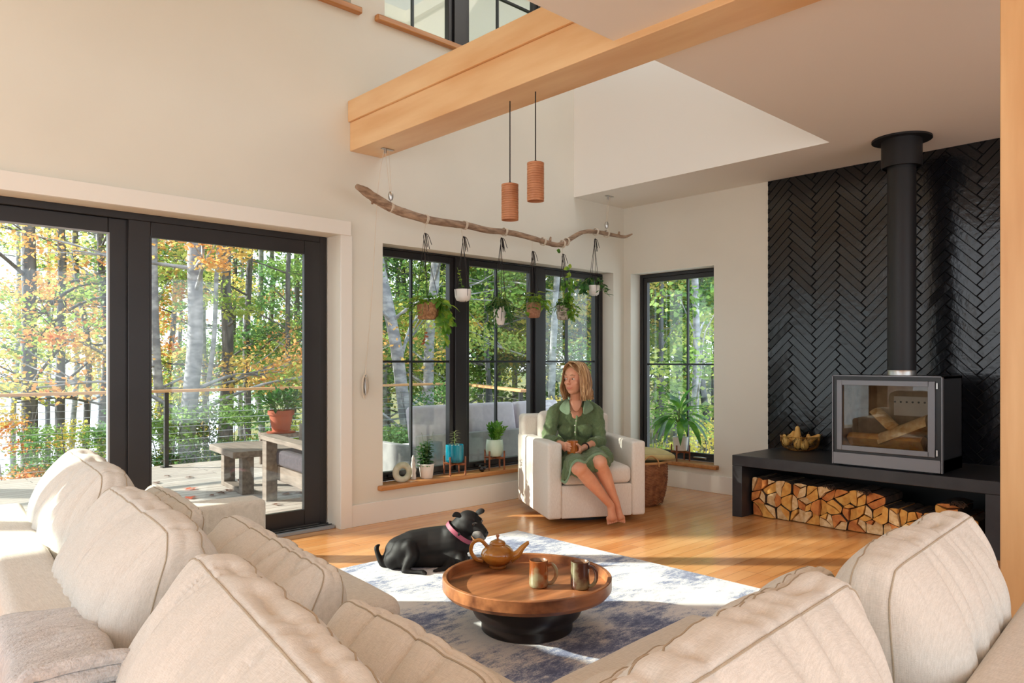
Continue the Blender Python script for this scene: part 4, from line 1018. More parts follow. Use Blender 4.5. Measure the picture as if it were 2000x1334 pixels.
# wire basket of gourds
bc = at(1560, 880, Z=BZ); bc.x += .02
t = thing('wire_basket', bc, 'small brass wire basket of gourds on the dark bench beside the stove', 'basket')
wb = MB(); prof = [(.09, .006), (.135, .03), (.155, .075), (.160, .125)]
for r, z in (prof[0], prof[-1], (prof[-1][0]*1.0, .118)): wb.tube([bc+Vector((cos(2*pi*i/36)*r, sin(2*pi*i/36)*r, z)) for i in range(36)], .0024, 6, closed=True)
rnd = random.Random(4)
for i in range(46):
    a = 2*pi*i/46; b_ = a+rnd.uniform(-.32, .32); pts = []
    for j, (r, z) in enumerate(prof): q = lerp(a, b_, j/3); pts.append(bc+Vector((cos(q)*r, sin(q)*r, z)))
    wb.tube(smoothpath(pts, 3), .0013, 5)
for i in range(8): a = i*pi/8; wb.tube([bc+Vector((cos(a)*.09, sin(a)*.09, .006)), bc-Vector((cos(a)*.09, sin(a)*.09, -.006))], .0013, 5)
wb.build('wire_frame', 'brass_wire', t)
gl = [('tall golden gourd with rounded neck standing in the middle of the wire basket', (.0, .02, .085), .046, .11, 0), ('pale round gourd at the left back of the wire basket', (.01, .085, .09), .040, .07, .4), ('small cream gourd at the left rim of the wire basket', (-.06, .09, .07), .034, .06, -.3),
      ('golden gourd lying at the right of the wire basket', (-.01, -.085, .09), .036, .095, 1.0), ('amber gourd at the front of the wire basket', (-.075, -.02, .06), .040, .06, .3), ('round amber gourd at the back right of the wire basket', (.075, -.04, .07), .038, .06, 0), ('ochre gourd deep in the left of the wire basket', (.07, .05, .06), .040, .05, .2), ('ochre gourd low at the front right of the wire basket', (-.06, -.07, .05), .036, .05, .2)]
for i, (lb, c_, r, h_, tl) in enumerate(gl):
    q = bc+Vector(c_); xf = Euler((tl, tl*.3, 0)).to_matrix()
    pf = [(0, -r), (r*.6, -r*.85), (r, -r*.1), (r*.92, r*.35), (r*.62, r*.9), (r*.45, h_*.8), (r*.42, h_*.95), (r*.2, h_*1.08), (0, h_*1.1)]
    pf = [(a, b_) for a, b_ in pf]; mb = MB().lathe(pf, q, 20, xf=xf); g_ = mb.build('gourd', 'gourd', ang=80); tag(g_, lb, 'gourd', 'gourds in the wire basket')
    MB().tube([q+xf @ Vector((0, 0, h_*1.05)), q+xf @ Vector((.006, 0, h_*1.05+.02))], [.005, .003], 6).build('stem', 'bark_log', g_)
mb = MB()
for i in range(60):
    d = rdir(rnd, -.1, .6); p = bc+Vector((d.x*.12, d.y*.12, .06+.05*rnd.random())); e2 = p+rdir(rnd, -.2, .8)*.05; mb.tube([p, (p+e2)/2+rdir(rnd)*.01, e2], .0016, 4)
tag(mb.build('dried_stems', 'bark_log'), 'dried brown stems tucked between the gourds in the wire basket', 'stems')

# ------------------------------------------------------------------ rug
def rug_mat():
    m = bpy.data.materials.new('rug_weave'); m.use_nodes = True; n = m.node_tree; b = n.nodes['Principled BSDF']; tc = n.nodes.new('ShaderNodeTexCoord')
    def nz(sc, st, det=6, rgh=.6):
        mp = n.nodes.new('ShaderNodeMapping'); mp.inputs['Scale'].default_value = st; z = n.nodes.new('ShaderNodeTexNoise'); z.inputs['Scale'].default_value = sc; z.inputs['Detail'].default_value = det; z.inputs['Roughness'].default_value = rgh
        n.links.new(tc.outputs['Object'], mp.inputs[0]); n.links.new(mp.outputs[0], z.inputs['Vector']); return z
    big = nz(1.9, (1, 1.4, 1), 5); fine = nz(24, (.55, 1.3, 1), 8, .8); tiny = nz(160, (1, 1, 1), 2)
    ad = n.nodes.new('ShaderNodeMath'); ad.operation = 'MULTIPLY_ADD'; ad.inputs[1].default_value = 1.25
    n.links.new(big.outputs['Fac'], ad.inputs[0]); n.links.new(fine.outputs['Fac'], ad.inputs[2])
    ad2 = n.nodes.new('ShaderNodeMath'); ad2.operation = 'MULTIPLY_ADD'; ad2.inputs[1].default_value = .35; n.links.new(tiny.outputs['Fac'], ad2.inputs[0]); n.links.new(ad.outputs[0], ad2.inputs[2])
    rp = n.nodes.new('ShaderNodeValToRGB'); e = rp.color_ramp.elements; e[0].position = .49; e[0].color = lin((222, 220, 218)); e[1].position = .68; e[1].color = lin((58, 72, 112))
    for p, c in ((.545, (206, 206, 208)), (.575, (160, 168, 188)), (.62, (96, 110, 148))): k = e.new(p); k.color = lin(c)
    sc = n.nodes.new('ShaderNodeMath'); sc.operation = 'MULTIPLY'; sc.inputs[1].default_value = .425; n.links.new(ad2.outputs[0], sc.inputs[0])
    n.links.new(sc.outputs[0], rp.inputs[0]); n.links.new(rp.outputs[0], b.inputs['Base Color']); b.inputs['Roughness'].default_value = 1; b.inputs['Sheen Weight'].default_value = .2
    bp = n.nodes.new('ShaderNodeBump'); bp.inputs['Strength'].default_value = .4; bp.inputs['Distance'].default_value = .003; n.links.new(fine.outputs['Fac'], bp.inputs['Height']); n.links.new(bp.outputs[0], b.inputs['Normal'])
    MATS['rug_weave'] = m
rug_mat()
mb = MB(); rbox(mb, (1.62, 1.58, .0005), (3.76, 3.93, .012), .005)
tag(mb.build('area_rug', 'rug_weave', ang=60), 'distressed blue and off-white area rug under the round coffee table', 'rug')

# ------------------------------------------------------------------ coffee table and crockery
tc_ = Vector((2.415, 2.46, .012)); TR = .392
t = thing('coffee_table', tc_, 'round low coffee table with raised acacia rim and black drum base', 'table')
MB().lathe([(0, .175), (TR-.05, .175), (TR-.014, .178), (TR, .196), (TR, .244), (TR-.003, .247), (TR-.017, .247), (TR-.020, .244), (TR-.024, .207), (0, .207)], tc_, 96).build('tabletop', 'acacia', t, ang=20)
MB().lathe([(0, 0), (.205, 0), (.212, .006), (.212, .04), (.218, .05), (.245, .075), (.258, .10), (.262, .13), (.258, .165), (.255, .176), (0, .176)], tc_, 72).build('drum_base', 'dark_lacquer', t, ang=40)
TZ = tc_.z+.207
def vessel(prof_out, wall, c, m_out, m_in, name, parent, n=40, xf=None, bot=.01):
    H = prof_out[-1][1]; inn = [(max(r-wall, .001), max(z, bot)) for r, z in prof_out[::-1]]
    mb = MB(); mb.lathe([(0, prof_out[0][1])]+prof_out+[(prof_out[-1][0]-wall*.5, H+wall*.4)], c, n, m_out); mb.lathe([(prof_out[-1][0]-wall*.5, H+wall*.4)]+[(r, z) for r, z in inn]+[(0, bot)], c, n, m_in)
    return mb.build(name, None, parent, ang=50)
def mug(c, label, ang, group, scale=1., m='mug_glaze', hand=True):
    t = thing('mug', c, label, 'mug', group); s = scale
    vessel([(.036*s, 0), (.042*s, .006*s), (.044*s, .02*s), (.0435*s, .06*s), (.042*s, .10*s), (.043*s, .122*s)], .004*s, c, m, 'mug_inside', 'cup', t)
    MB().lathe([(0, .075*s), (.038*s, .075*s)], c, 24).build('coffee', 'coffee', t)
    if hand:
        u = Vector((cos(ang), sin(ang), 0)); P = smoothpath([c+u*.040*s+Vector((0, 0, .102*s)), c+u*.062*s+Vector((0, 0, .106*s)), c+u*.080*s+Vector((0, 0, .082*s)), c+u*.078*s+Vector((0, 0, .048*s)), c+u*.060*s+Vector((0, 0, .022*s)), c+u*.040*s+Vector((0, 0, .018*s))], 5)
        MB().tube(P, [(.0045*s, .0085*s)]*len(P), 10).build('handle', m, t)
    return t
rt = math.atan2(-cos(YAW), sin(YAW))     # towards the right of the view
def on_table(px, py): return at(px, py, Z=TZ)
c1 = on_table(1052, 1146); mug(c1, 'left mug on the coffee table, glazed grey-green over orange-brown', rt-.15, 'stoneware mugs on the coffee table')
c2 = on_table(1133, 1149); mug(c2, 'right mug on the coffee table, darker green and brown glaze', rt-.55, 'stoneware mugs on the coffee table', m='mug_glaze_dark')
c3 = on_table(972, 1108)
t = thing('teapot', c3, 'amber glazed teapot with looped handle and long spout on the coffee table', 'teapot')
k_ = .92
MB().lathe([(0, 0), (.042, 0), (.046, .006), (.044, .014), (.062, .026), (.080, .048), (.084, .066), (.078, .084), (.060, .104), (.042, .113), (.038, .117), (0, .117)], c3, 48).build('body', 'amber_glaze', t, ang=70)
MB().lathe([(.039, .116), (.041, .121), (.034, .130), (.016, .138), (.0, .140)], c3, 36).build('lid', 'amber_glaze', t, ang=70)
lid = MB().lathe([(.006, .138), (.005, .150), (.009, .156), (.009, .163), (0, .167)], c3, 16).build('lid_knob', 'veneer', t, ang=70)
u = Vector((cos(rt+.12), sin(rt+.12), 0))
sp = smoothpath([c3+u*.062+Vector((0, 0, .045)), c3+u*.098+Vector((0, 0, .062)), c3+u*.122+Vector((0, 0, .092)), c3+u*.150+Vector((0, 0, .116)), c3+u*.158+Vector((0, 0, .118))], 6)
MB().tube(sp, interp([.027, .021, .014, .0095, .008], len(sp)), 14).build('spout', 'amber_glaze', t, ang=70)
hp = smoothpath([c3-u*.052+Vector((0, 0, .105)), c3-u*.085+Vector((0, 0, .138)), c3-u*.122+Vector((0, 0, .128)), c3-u*.134+Vector((0, 0, .085)), c3-u*.108+Vector((0, 0, .045)), c3-u*.072+Vector((0, 0, .035))], 6)
MB().tube(hp, [(.005, .010)]*len(hp), 10).build('handle', 'amber_glaze', t, ang=70)
# ------------------------------------------------------------------ hanging branch, pots, pendants
HY = 4.60
def hb(px, py, y=HY): return at(px, py, Y=y)
bz_ = [(697, 364), (716, 372), (740, 388), (772, 408), (800, 420), (835, 431), (875, 437), (915, 441), (955, 449), (990, 452), (1020, 459), (1052, 470), (1080, 479), (1098, 476), (1115, 466), (1142, 453), (1168, 452), (1200, 459), (1218, 463), (1230, 458)]
P = smoothpath([hb(*q)+Vector((0, .03*sin(i*.9), 0)) for i, q in enumerate(bz_)], 5)
rad = interp([.018, .032, .036, .034, .032, .030, .030, .028, .026, .025, .024, .022, .022, .022, .022, .020, .020, .018, .015, .007], len(P))
t = thing('driftwood_branch', P[len(P)//2], 'long curved driftwood branch hanging by cords above the three-part window', 'branch')
mb = MB().tube(P, [r*(1+.14*noise.noise(Vector((i*.7, 3, 0)))) for i, r in enumerate(rad)], 12)
for (i0, d, l) in ((58, (.2, 0, 1), .06), (9, (-.3, 0, -1), .05), (87, (.2, 0, 1), .045)):
    i0 = min(i0, len(P)-3); mb.tube([P[i0], P[i0]+Vector(d)*l*.6, P[i0]+Vector(d)*l], [.014, .011, .008], 8)
mb.build('wood', 'driftwood', t, ang=80)
def at_branch(px): return min(P, key=lambda p: abs((CXP+FPX*(p.x*sin(YAW)-p.y*cos(YAW))/(p.x*cos(YAW)+p.y*sin(YAW)))-px))
wrapm = MB()
for px in (763, 832, 910, 985, 1059, 1098, 1106, 1163, 1187):
    c_ = at_branch(px)
    for dx in (-.008, 0, .008): wrapm.tube([c_+Vector((dx+.002*sin(a*3), cos(a)*.034, sin(a)*.034)) for a in [2*pi*i/16 for i in range(16)]], .003, 5, closed=True)
wrapm.build('cord_wrap', 'rope', t)
# suspension: bracket under the beam, pulley, cords
def pulley(px_top, py_top, ztop, px_b, py_b, label):
    a = at(px_top, py_top, Z=ztop); b = hb(px_b, py_b); t = thing('pulley_cord', a, label, 'cord', 'cords that carry the branch')
    m1 = MB().box((a.x-.05, a.y-.015, ztop-.006), (a.x+.05, a.y+.015, ztop)); m1.lathe([(0, -.03), (.012, -.03), (.012, 0), (0, 0)], (a.x-.02, a.y, ztop-.005), 10); m1.build('bracket', 'steel', t)
    c_ = at_branch(px_b)
    m2 = MB().lathe([(0, -.035), (.014, -.03), (.02, -.01), (.02, .012), (.012, .03), (0, .034)], c_+Vector((0, 0, .085)), 14); m2.tube([c_+Vector((0, 0, .03)), c_+Vector((0, 0, .06))], .004, 6); m2.build('pulley', 'steel', t)
    m3 = MB()
    for dx in (-.02, .012): m3.tube([Vector((a.x+dx, a.y, ztop-.01)), c_+Vector((dx*.4, 0, .11))], .0022, 5)
    m3.build('cord', 'rope', t); return a
ab = pulley(757, 291, 2.835, 762, 400, 'white cord and small pulley holding the left end of the branch below the beam')
pulley(1190, 383, ZC, 1187, 455, 'thin cord and small pulley holding the right end of the branch')
# cord running down the wall to a cleat
cl = at(713, 752, Y=YA-.02)
t = thing('wall_cleat', cl, 'small wall cleat with looped white cord between the glass door and the window', 'cleat')
MB().box((cl.x-.007, YA-.014, cl.z-.06), (cl.x+.007, YA, cl.z+.06)).tube([(cl.x, YA-.03, cl.z-.075), (cl.x, YA-.02, cl.z-.02), (cl.x, YA-.02, cl.z+.02), (cl.x, YA-.03, cl.z+.075)], .006, 8).build('cleat', 'steel', t)
m3 = MB()
for k in range(3): m3.tube([Vector((cl.x+.03*(1-.2*k)*cos(a)-.005*k, YA-.026-.004*k, cl.z-.01*k+.085*sin(a))) for a in [2*pi*i/24 for i in range(24)]], .0028, 5, closed=True)
m3.tube(smoothpath([ab+Vector((-.03, 0, -.01)), hb(738, 372), Vector((cl.x+.06, YA-.02, 1.75)), Vector((cl.x, YA-.02, cl.z+.07))], 8), .0022, 5)
m3.build('cord', 'rope', t)

def hang(px, ptop, pby, ppx, r, h, knot, m, label, prof=None, seed=0):
    """hanging pot: px,pby = middle of the pot's rim; knot = pixel row of the knot"""
    rim = hb(ppx, pby); kn = hb(px, knot); kn.y = rim.y; c = Vector((rim.x, rim.y, rim.z-h))
    t = thing('hanging_planter', c, label, 'planter', 'planters hanging from the branch')
    pr = prof or [(r*.55, 0), (r*.8, h*.05), (r*.95, h*.3), (r, h)]
    vessel(pr, .008, c, m, m, 'pot', t, 32); MB().lathe([(0, h*.88), (r*.93, h*.88)], c, 20).build('soil', 'soil', t)
    cm = MB()
    for k in range(4):
        a = pi/4+k*pi/2+seed; e = c+Vector((cos(a)*r*1.01, sin(a)*r*1.01, h)); e2 = c+Vector((cos(a)*r*.5, sin(a)*r*.5, -.004))
        cm.tube([kn, lerp(kn, e, .35)+Vector((0, 0, 0)), e, lerp(e, e2, .5)+Vector((cos(a), sin(a), 0))*r*.18, e2], .0022, 5)
    for k in range(6):
        d = Vector((.6+.5*sin(k*2.1), .4*cos(k*1.7), 0)); cm.tube(smoothpath([kn-Vector((0, 0, .02)), kn+Vector((0, 0, .03)), kn+d*.035+Vector((0, 0, .035)), kn+d*.07+Vector((0, 0, -.03-.01*k))], 4), .0026, 5)
    cm.build('hanger', 'dark_cord', t)
    b_ = at_branch(px); MB().tube([b_-Vector((0, 0, .02)), kn+Vector((0, 0, .02))], .0016, 5).build('cord', 'rope', t)
    return t, c, r, h
def vines(t, c, r, h, n, leafm, L, W, seed, trail=(), up=.0, out=1.0, dens=9):
    rnd = random.Random(seed); mb = MB(); st = MB(); top = c+Vector((0, 0, h*.9))
    for i in range(n):
        a = rnd.random()*2*pi; ln = rnd.uniform(.5, 1.2)*r*out; d = Vector((cos(a), sin(a), 0))
        Q = smoothpath([top+d*r*.2, top+d*(r*.7)+Vector((0, 0, rnd.uniform(.02, .09)+up)), top+d*(r*.9+ln*.5)+Vector((0, 0, rnd.uniform(-.02, .05)+up)), top+d*(r*.95+ln)+Vector((0, 0, rnd.uniform(-.10, .02)+up))], 4)
        st.tube(Q, .0022, 5)
        for k in range(2, len(Q), 2):
            s_ = rnd.uniform(.7, 1.2); leaf_quad(mb, Q[k], d*.7+rdir(rnd, -.5, .3)*.9, Vector((0, 0, 1)), L*s_, W*s_, rnd.uniform(.1, .5))
    for (dx, dy, ln) in trail:
        a0 = top+Vector((dx*r, dy*r, 0)); Q = smoothpath([a0, a0+Vector((dx*.3*r, dy*.3*r, .02 if ln > 0 else .1)), a0+Vector((dx*.55*r+rnd.uniform(-.02, .02), dy*.4*r, -ln*.5)), a0+Vector((dx*.6*r+rnd.uniform(-.04, .04), dy*.4*r, -ln))], 6)
        st.tube(Q, .002, 5)
        for k in range(1, len(Q), max(1, 14//dens)):
            s_ = rnd.uniform(.75, 1.2); leaf_quad(mb, Q[k], rdir(rnd, -1, .1)+Vector((0, -.2, -.3)), Vector((rnd.uniform(-.3, .3), -1, .3)), L*s_, W*s_, .2)
    st.build('stem', 'stem', t); mb.build('foliage', leafm, t, ang=60)
q = hang(828, 0, 592, 836, .086, .125, 466, 'basket_pot', 'leftmost hanging planter, woven tan pot with trailing yellow-green leaves', [(.072, 0), (.078, .01), (.082, .06), (.086, .125)], .2)
vines(*q, 15, 'leaf_fresh', .075, .05, 1, [(1.1, -.3, .18), (.9, -.5, .30), (1.2, .1, .14), (.5, -.9, .14)], .0, 1.1)
mb = MB(); tt = q[0]; c_ = q[1]; mb.tube([c_+Vector((-.06, -.03, 0)), c_+Vector((-.055, -.03, -.14))], .0015, 4)
rnd = random.Random(2)
for k in range(7): leaf_quad(mb, c_+Vector((-.055, -.03, -.11-.012*k)), rdir(rnd, -1, .3), Vector((0, -1, 0)), .03, .02, .3)
mb.build('dry_trail', 'dry_leaf', tt)
q = hang(904, 0, 566, 904, .068, .095, 472, 'ceramic_white', 'small white hanging bowl with one short upright stem, second from left', [(.03, 0), (.052, .01), (.064, .04), (.068, .095)], .7)
mb = MB(); st = MB(); c_ = q[1]; st.tube(smoothpath([c_+Vector((0, 0, .08)), c_+Vector((-.015, 0, .15)), c_+Vector((-.025, 0, .20)), c_+Vector((-.06, 0, .27))], 4), .002, 5)
for k in range(12): leaf_quad(mb, c_+Vector((-.012-.01*(k > 7)*(k-7), 0, .085+.014*k)), rdir(rnd, -.2, .6), Vector((0, 0, 1)), .032, .028, .2)
st.build('stem', 'stem', q[0]); mb.build('foliage', 'leaf_fresh', q[0], ang=60)
q = hang(978, 0, 600, 975, .062, .15, 474, 'ceramic_white', 'white tapered hanging pot overflowing with small dark green leaves, third from left', [(.035, 0), (.042, .01), (.054, .08), (.062, .15)], .4)
vines(*q, 46, 'leaf_dark', .034, .018, 3, [(-1, -.3, .17), (-.8, -.7, .14), (.9, -.5, .13), (1.2, 0, .10), (-1.2, .2, .15), (.3, -1, .09), (0, -1.0, .06)], .02, 1.2, 14)
q = hang(1039, 0, 592, 1042, .064, .13, 500, 'ceramic_tan', 'tan patterned hanging pot with light green leaves, fourth from left', [(.042, 0), (.056, .012), (.063, .06), (.064, .13)], .1)
vines(*q, 11, 'leaf_fresh', .07, .045, 4, [], .02, 1.3)
q = hang(1098, 0, 597, 1100, .060, .13, 505, 'speckled_pot', 'speckled grey hanging pot with a vine climbing its cords, fifth from left', [(.042, 0), (.054, .012), (.061, .06), (.06, .13)], .9)
vines(*q, 12, 'leaf_fresh', .06, .04, 5, [(.5, -.4, -.22), (.7, -.3, -.36), (.3, -.9, .10)], .0, 1.2)
mb = MB(); 
for k, (px, py) in enumerate(((1090, 489), (1112, 520), (1111, 537), (1105, 551), (1112, 560), (1100, 560), (1124, 553), (1106, 575))): leaf_quad(mb, hb(px, py)+Vector((-.02, 0, 0)), Vector((1, 0, -.2+.3*sin(k))), Vector((0, -1, 0)), .06, .045, .1)
mb.build('climbing_leaves', 'leaf_fresh', q[0], ang=60)
q = hang(1161, 0, 558, 1160, .056, .095, 475, 'ceramic_white', 'rightmost hanging planter, small white pot with spreading dark leaves', [(.03, 0), (.045, .012), (.053, .05), (.056, .095)], .4)
vines(*q, 10, 'leaf_dark', .055, .04, 6, [(-1.6, 0, .05)], .02, 1.5)

# pendants
def pendant(px, ytop, y0, y1, label):
    Xp = 3.0; a = at(px, (y0+y1)/2, X=3.08); r = .0225*2.2; a0 = at(px, y0, Y=a.y); a1 = at(px, y1, Y=a.y)
    c = Vector((a.x, a.y, a1.z)); h = a0.z-a1.z; r = 16.5/FPX*(a.x*cos(YAW)+a.y*sin(YAW))
    t = thing('pendant_light', c, label, 'lamp', 'wooden pendant lights below the beam')
    mb = MB(); pr = [(r*.93, 0), (r, 0)]
    N = 16
    for i in range(N): z = h*i/N; pr += [(r*(1+.012*(i % 2)), z+.001), (r*(1+.012*(i % 2)), z+h/N-.002), (r*.965, z+h/N-.001)]
    pr += [(r, h-.002), (r*.9, h), (0, h)]; mb.lathe(pr, c, 40); mb.lathe([(r*.93, 0), (r*.93, h-.01), (0, h-.01)], c, 30); mb.build('shade', 'veneer', t, ang=30)
    mat_b = MB().ell(c+Vector((0, 0, h*.35)), (.03, .03, .04)).build('bulb', 'ceramic_white', t)
    MB().tube([c+Vector((0, 0, h)), Vector((c.x, c.y, 2.833))], .0035, 8).build('cable', 'dark_cord', t)
    MB().lathe([(0, h+.016), (.007, h+.014), (.008, h), (0, h)], c, 12).build('cord_grip', 'black_metal', t)
pendant(996, 222, 360, 430, 'lower wooden cylinder pendant light, left one')
pendant(1046, 205, 318, 393, 'higher wooden cylinder pendant light, right one')

# ------------------------------------------------------------------ things on the long sill
SZ = .285
def sill(px, dy):
    p = at(px, 705, Y=YA+dy); p.z = SZ; return p
# ring sculpture
c = sill(786, .015); R0 = .078; dx = Vector((cos(R(-12)), sin(R(-12)), 0))
mb = MB(); pts = [c+Vector((0, 0, R0))+dx*cos(a)*.058+Vector((0, 0, sin(a)*.058)) for a in [2*pi*i/40 for i in range(40)]]
mb.tube(pts, [(.021, .026)]*40, 14, closed=True); tag(mb.build('ring_sculpture', 'stone_ring', ang=80), 'mottled green and cream stone ring standing on the sill', 'sculpture')
c = sill(807, .085); mb = MB().lathe([(0, 0), (.026, 0), (.024, .03), (.020, .05), (.026, .075), (.018, .10), (.02, .125), (.012, .15), (.013, .17), (.004, .195), (0, .2)], c, 14)
for i, v in enumerate(mb.v): mb.v[i] = tuple(Vector(v)+Vector(noise.noise_vector(Vector(v)*60))*.003)
tag(mb.build('crystal_figure', 'crystal', ang=60), 'knobbly pale crystal pillar behind the stone ring', 'ornament')
def potplant(name, c, label, prof, m, group=None): 
    t = thing(name, c, label, 'plant', group); vessel(prof, .006, c, m, m, 'pot', t, 36); MB().lathe([(0, prof[-1][1]*.9), (prof[-1][0]*.92, prof[-1][1]*.9)], c, 20).build('soil', 'soil', t); return t
c = sill(833, .045); t = potplant('potted_plant', c, 'glossy dark green plant in a plain white pot on the sill', [(.045, 0), (.050, .004), (.063, .118)], 'ceramic_white'); 
rnd = random.Random(8); mb = MB(); st = MB()
for i in range(12):
    a = rnd.random()*2*pi; rr = .025*rnd.random()+.01; top = c+Vector((cos(a)*rr*2.2, sin(a)*rr*2.2, .16+.13*(1-rr*14)+rnd.random()*.05)); b0 = c+Vector((cos(a)*rr, sin(a)*rr, .10)); st.tube([b0, top], .0025, 5)
    for k in range(16):
        f = k/15; p = lerp(b0, top, f); d = Vector((cos(k*2.4+a), sin(k*2.4+a), .35)); leaf_quad(mb, p, d, Vector((0, 0, 1)), .062*(1-.35*f), .036, .3)
for (ex) in (-.05, .07): st.tube(smoothpath([c+Vector((0, 0, .22)), c+Vector((ex*.6, 0, .30)), c+Vector((ex, 0, .38))], 4), .0012, 4)
st.build('stem', 'stem', t); mb.build('foliage', 'leaf_dark', t, ang=60)
def stand(c, r, h, label, legr=.008, up=.055, n=4, a0=.5, grp='wooden plant stands'):
    t = thing('plant_stand', c, label, 'stand', grp)
    for k in range(4):
        a = a0+k*pi/2; p = c+Vector((cos(a)*r, sin(a)*r, 0)); MB().tube([p, p+Vector((0, 0, h+up))], legr, 10).build('leg', 'walnut', t)
    for k in range(2):
        a = a0+k*pi/2; d = Vector((cos(a)*r, sin(a)*r, 0)); MB().tube([c-d+Vector((0, 0, h-.012)), c+d+Vector((0, 0, h-.012))], (.011), 8).build('crossbar', 'walnut', t)
    return t
c = sill(888, .035)
stand(c, .098, .105, 'walnut plant stand on the sill holding the teal pot')
cc = c+Vector((0, 0, .105)); t = potplant('potted_plant', cc, 'small whitish sprig in a glossy teal pot on a wooden stand', [(.060, 0), (.074, .008), (.078, .03), (.077, .15)], 'ceramic_teal')
mb = MB(); st = MB(); st.tube([cc+Vector((0, 0, .13)), cc+Vector((0, 0, .26))], .003, 6)
for k in range(22): p = cc+Vector((0, 0, .145+.0055*k)); a = k*2.4; leaf_quad(mb, p, Vector((cos(a), sin(a), .5)), Vector((0, 0, 1)), .052, .016, .4)
st.build('stem', 'stem', t); mb.build('foliage', 'leaf_pale', t, ang=60)
for k in range(7): a = k*.9; MB().ell(cc+Vector((.035*cos(a)+.01, .035*sin(a), .139)), (.010, .010, .007), 10, 6).build('white_pebble', 'ceramic_white', t)
c = sill(966, .045)
stand(c, .098, .115, 'walnut plant stand on the sill holding the pale mint pot', a0=.35)
cc = c+Vector((0, 0, .115)); t = potplant('potted_plant', cc, 'bushy bright green upright plant in a pale mint pot on a wooden stand', [(.05, 0), (.066, .01), (.080, .05), (.079, .10), (.073, .15)], 'ceramic_mint')
mb = MB(); rnd = random.Random(3)
for k in range(26):
    a = rnd.random()*2*pi; tl = rnd.uniform(.05, .6); d = Vector((cos(a)*tl, sin(a)*tl, 1)).normalized(); ln = rnd.uniform(.10, .17); b0 = cc+Vector((cos(a)*.03*rnd.random(), sin(a)*.03*rnd.random(), .135))
    mb.tube([b0, b0+d*ln*.5, b0+d*ln+Vector((cos(a), sin(a), 0))*.01], [.004, .003, .0015], 5)
    for j in range(9):
        f = .15+.85*j/8; p = b0+d*ln*f; s_ = d.cross(Vector((0, 1, .1))).normalized()*(1 if j % 2 else -1); leaf_quad(mb, p, d*.9+s_*.6, Vector((cos(a+j), sin(a+j), .5)), .042, .018, .2)
mb.build('foliage', 'leaf_zz', t, ang=60)
c = sill(942, -.005); mb = MB(); mb.cap(c+Vector((-.012, 0, .026)), c+Vector((.018, 0, .028)), .022, .018).ell(c+Vector((-.030, 0, .050)), .013).cap(c+Vector((.03, 0, .035)), c+Vector((.055, 0, .046)), .010, .005).cap(c+Vector((-.040, 0, .050)), c+Vector((-.052, 0, .048)), .004, .0015).cap(c+Vector((0, 0, .006)), c+Vector((0, 0, .02)), .014, .016)
o = blob(mb, 'bird_figurine', 'black_glaze', None, .003, 3); tag(o, 'small glossy black bird figurine between the two plant stands', 'figurine')

# ------------------------------------------------------------------ basket, peace lily and cushion by the side window
bc = Vector((5.27, 4.0, 0)); bc = at(1292, 975, Z=0); bc = Vector((5.30, 3.98, 0))
t = thing('wicker_basket', bc, 'round woven chevron basket beside the armchair', 'basket')
pf = [(0, 0), (.165, 0), (.20, .03), (.225, .12), (.238, .22), (.240, .32), (.232, .375)]
mb = MB().lathe(pf, bc, 48); mb.lathe([(.232, .375), (.220, .375), (.225, .2), (.19, .03), (0, .02)], bc, 48); mb.build('basket_wall', 'wicker', t, ang=60)
ch = MB()
for k in range(30):
    a = 2*pi*k/30
    for j in range(15):
        z = .03+j*.023; 
        rr = np.interp(z, [p[1] for p in pf], [p[0] for p in pf])
        s_ = 1 if k % 2 == 0 else -1; a1 = a+2*pi/30; dz = .020*s_
        z1, z2 = z-dz*.5, z+dz*.5
        p = bc+Vector((cos(a)*(rr+.003), sin(a)*(rr+.003), z1)); q_ = bc+Vector((cos(a1)*(rr+.003), sin(a1)*(rr+.003), z2)); ch.tube([p, q_], .0048, 5, 'wicker')
ch.build('weave', None, t, ang=80)
rm = MB(); rm.tube([bc+Vector((cos(2*pi*i/40)*.232, sin(2*pi*i/40)*.232, .378)) for i in range(40)], .011, 8, closed=True); rm.build('rim', 'wicker_light', t)
for sgn in (-1, 1):
    aa = math.atan2(-sin(YAW), -cos(YAW))+(.25 if sgn < 0 else pi+.2); d = Vector((cos(aa), sin(aa), 0)); s_ = Vector((-d.y, d.x, 0)); b0 = bc+d*.236+Vector((0, 0, .35))
    MB().tube(smoothpath([b0-s_*.075, b0-s_*.06+Vector((0, 0, .06)), b0+Vector((0, 0, .095)), b0+s_*.06+Vector((0, 0, .06)), b0+s_*.075], 5), .006, 8).build('handle', 'wicker_light', t)
cushion('floor_pillow', 'mustard yellow pillow lying flat across the top of the basket', (.50, .12, .44), bc+Vector((-.01, .0, .435)), (R(90), R(4), R(-20)), 31, None, n=26, mat_='mustard_cloth', wr=.3, cat='pillow')
c = at(1329, 890, Z=.262); c = Vector((XB+.04, c.y*(XB+.04)/c.x, .262))
c.y = at(1329, 800, X=c.x).y
stand(c, .095, .10, 'walnut plant stand on the narrow window sill holding the peace lily', a0=.2, up=.06)
cc = c+Vector((0, 0, .10)); t = potplant('peace_lily', cc, 'peace lily with long drooping leaves in an off-white pot by the narrow window', [(.055, 0), (.065, .006), (.078, .135)], 'ceramic_white')
mb = MB(); st = MB(); rnd = random.Random(14)
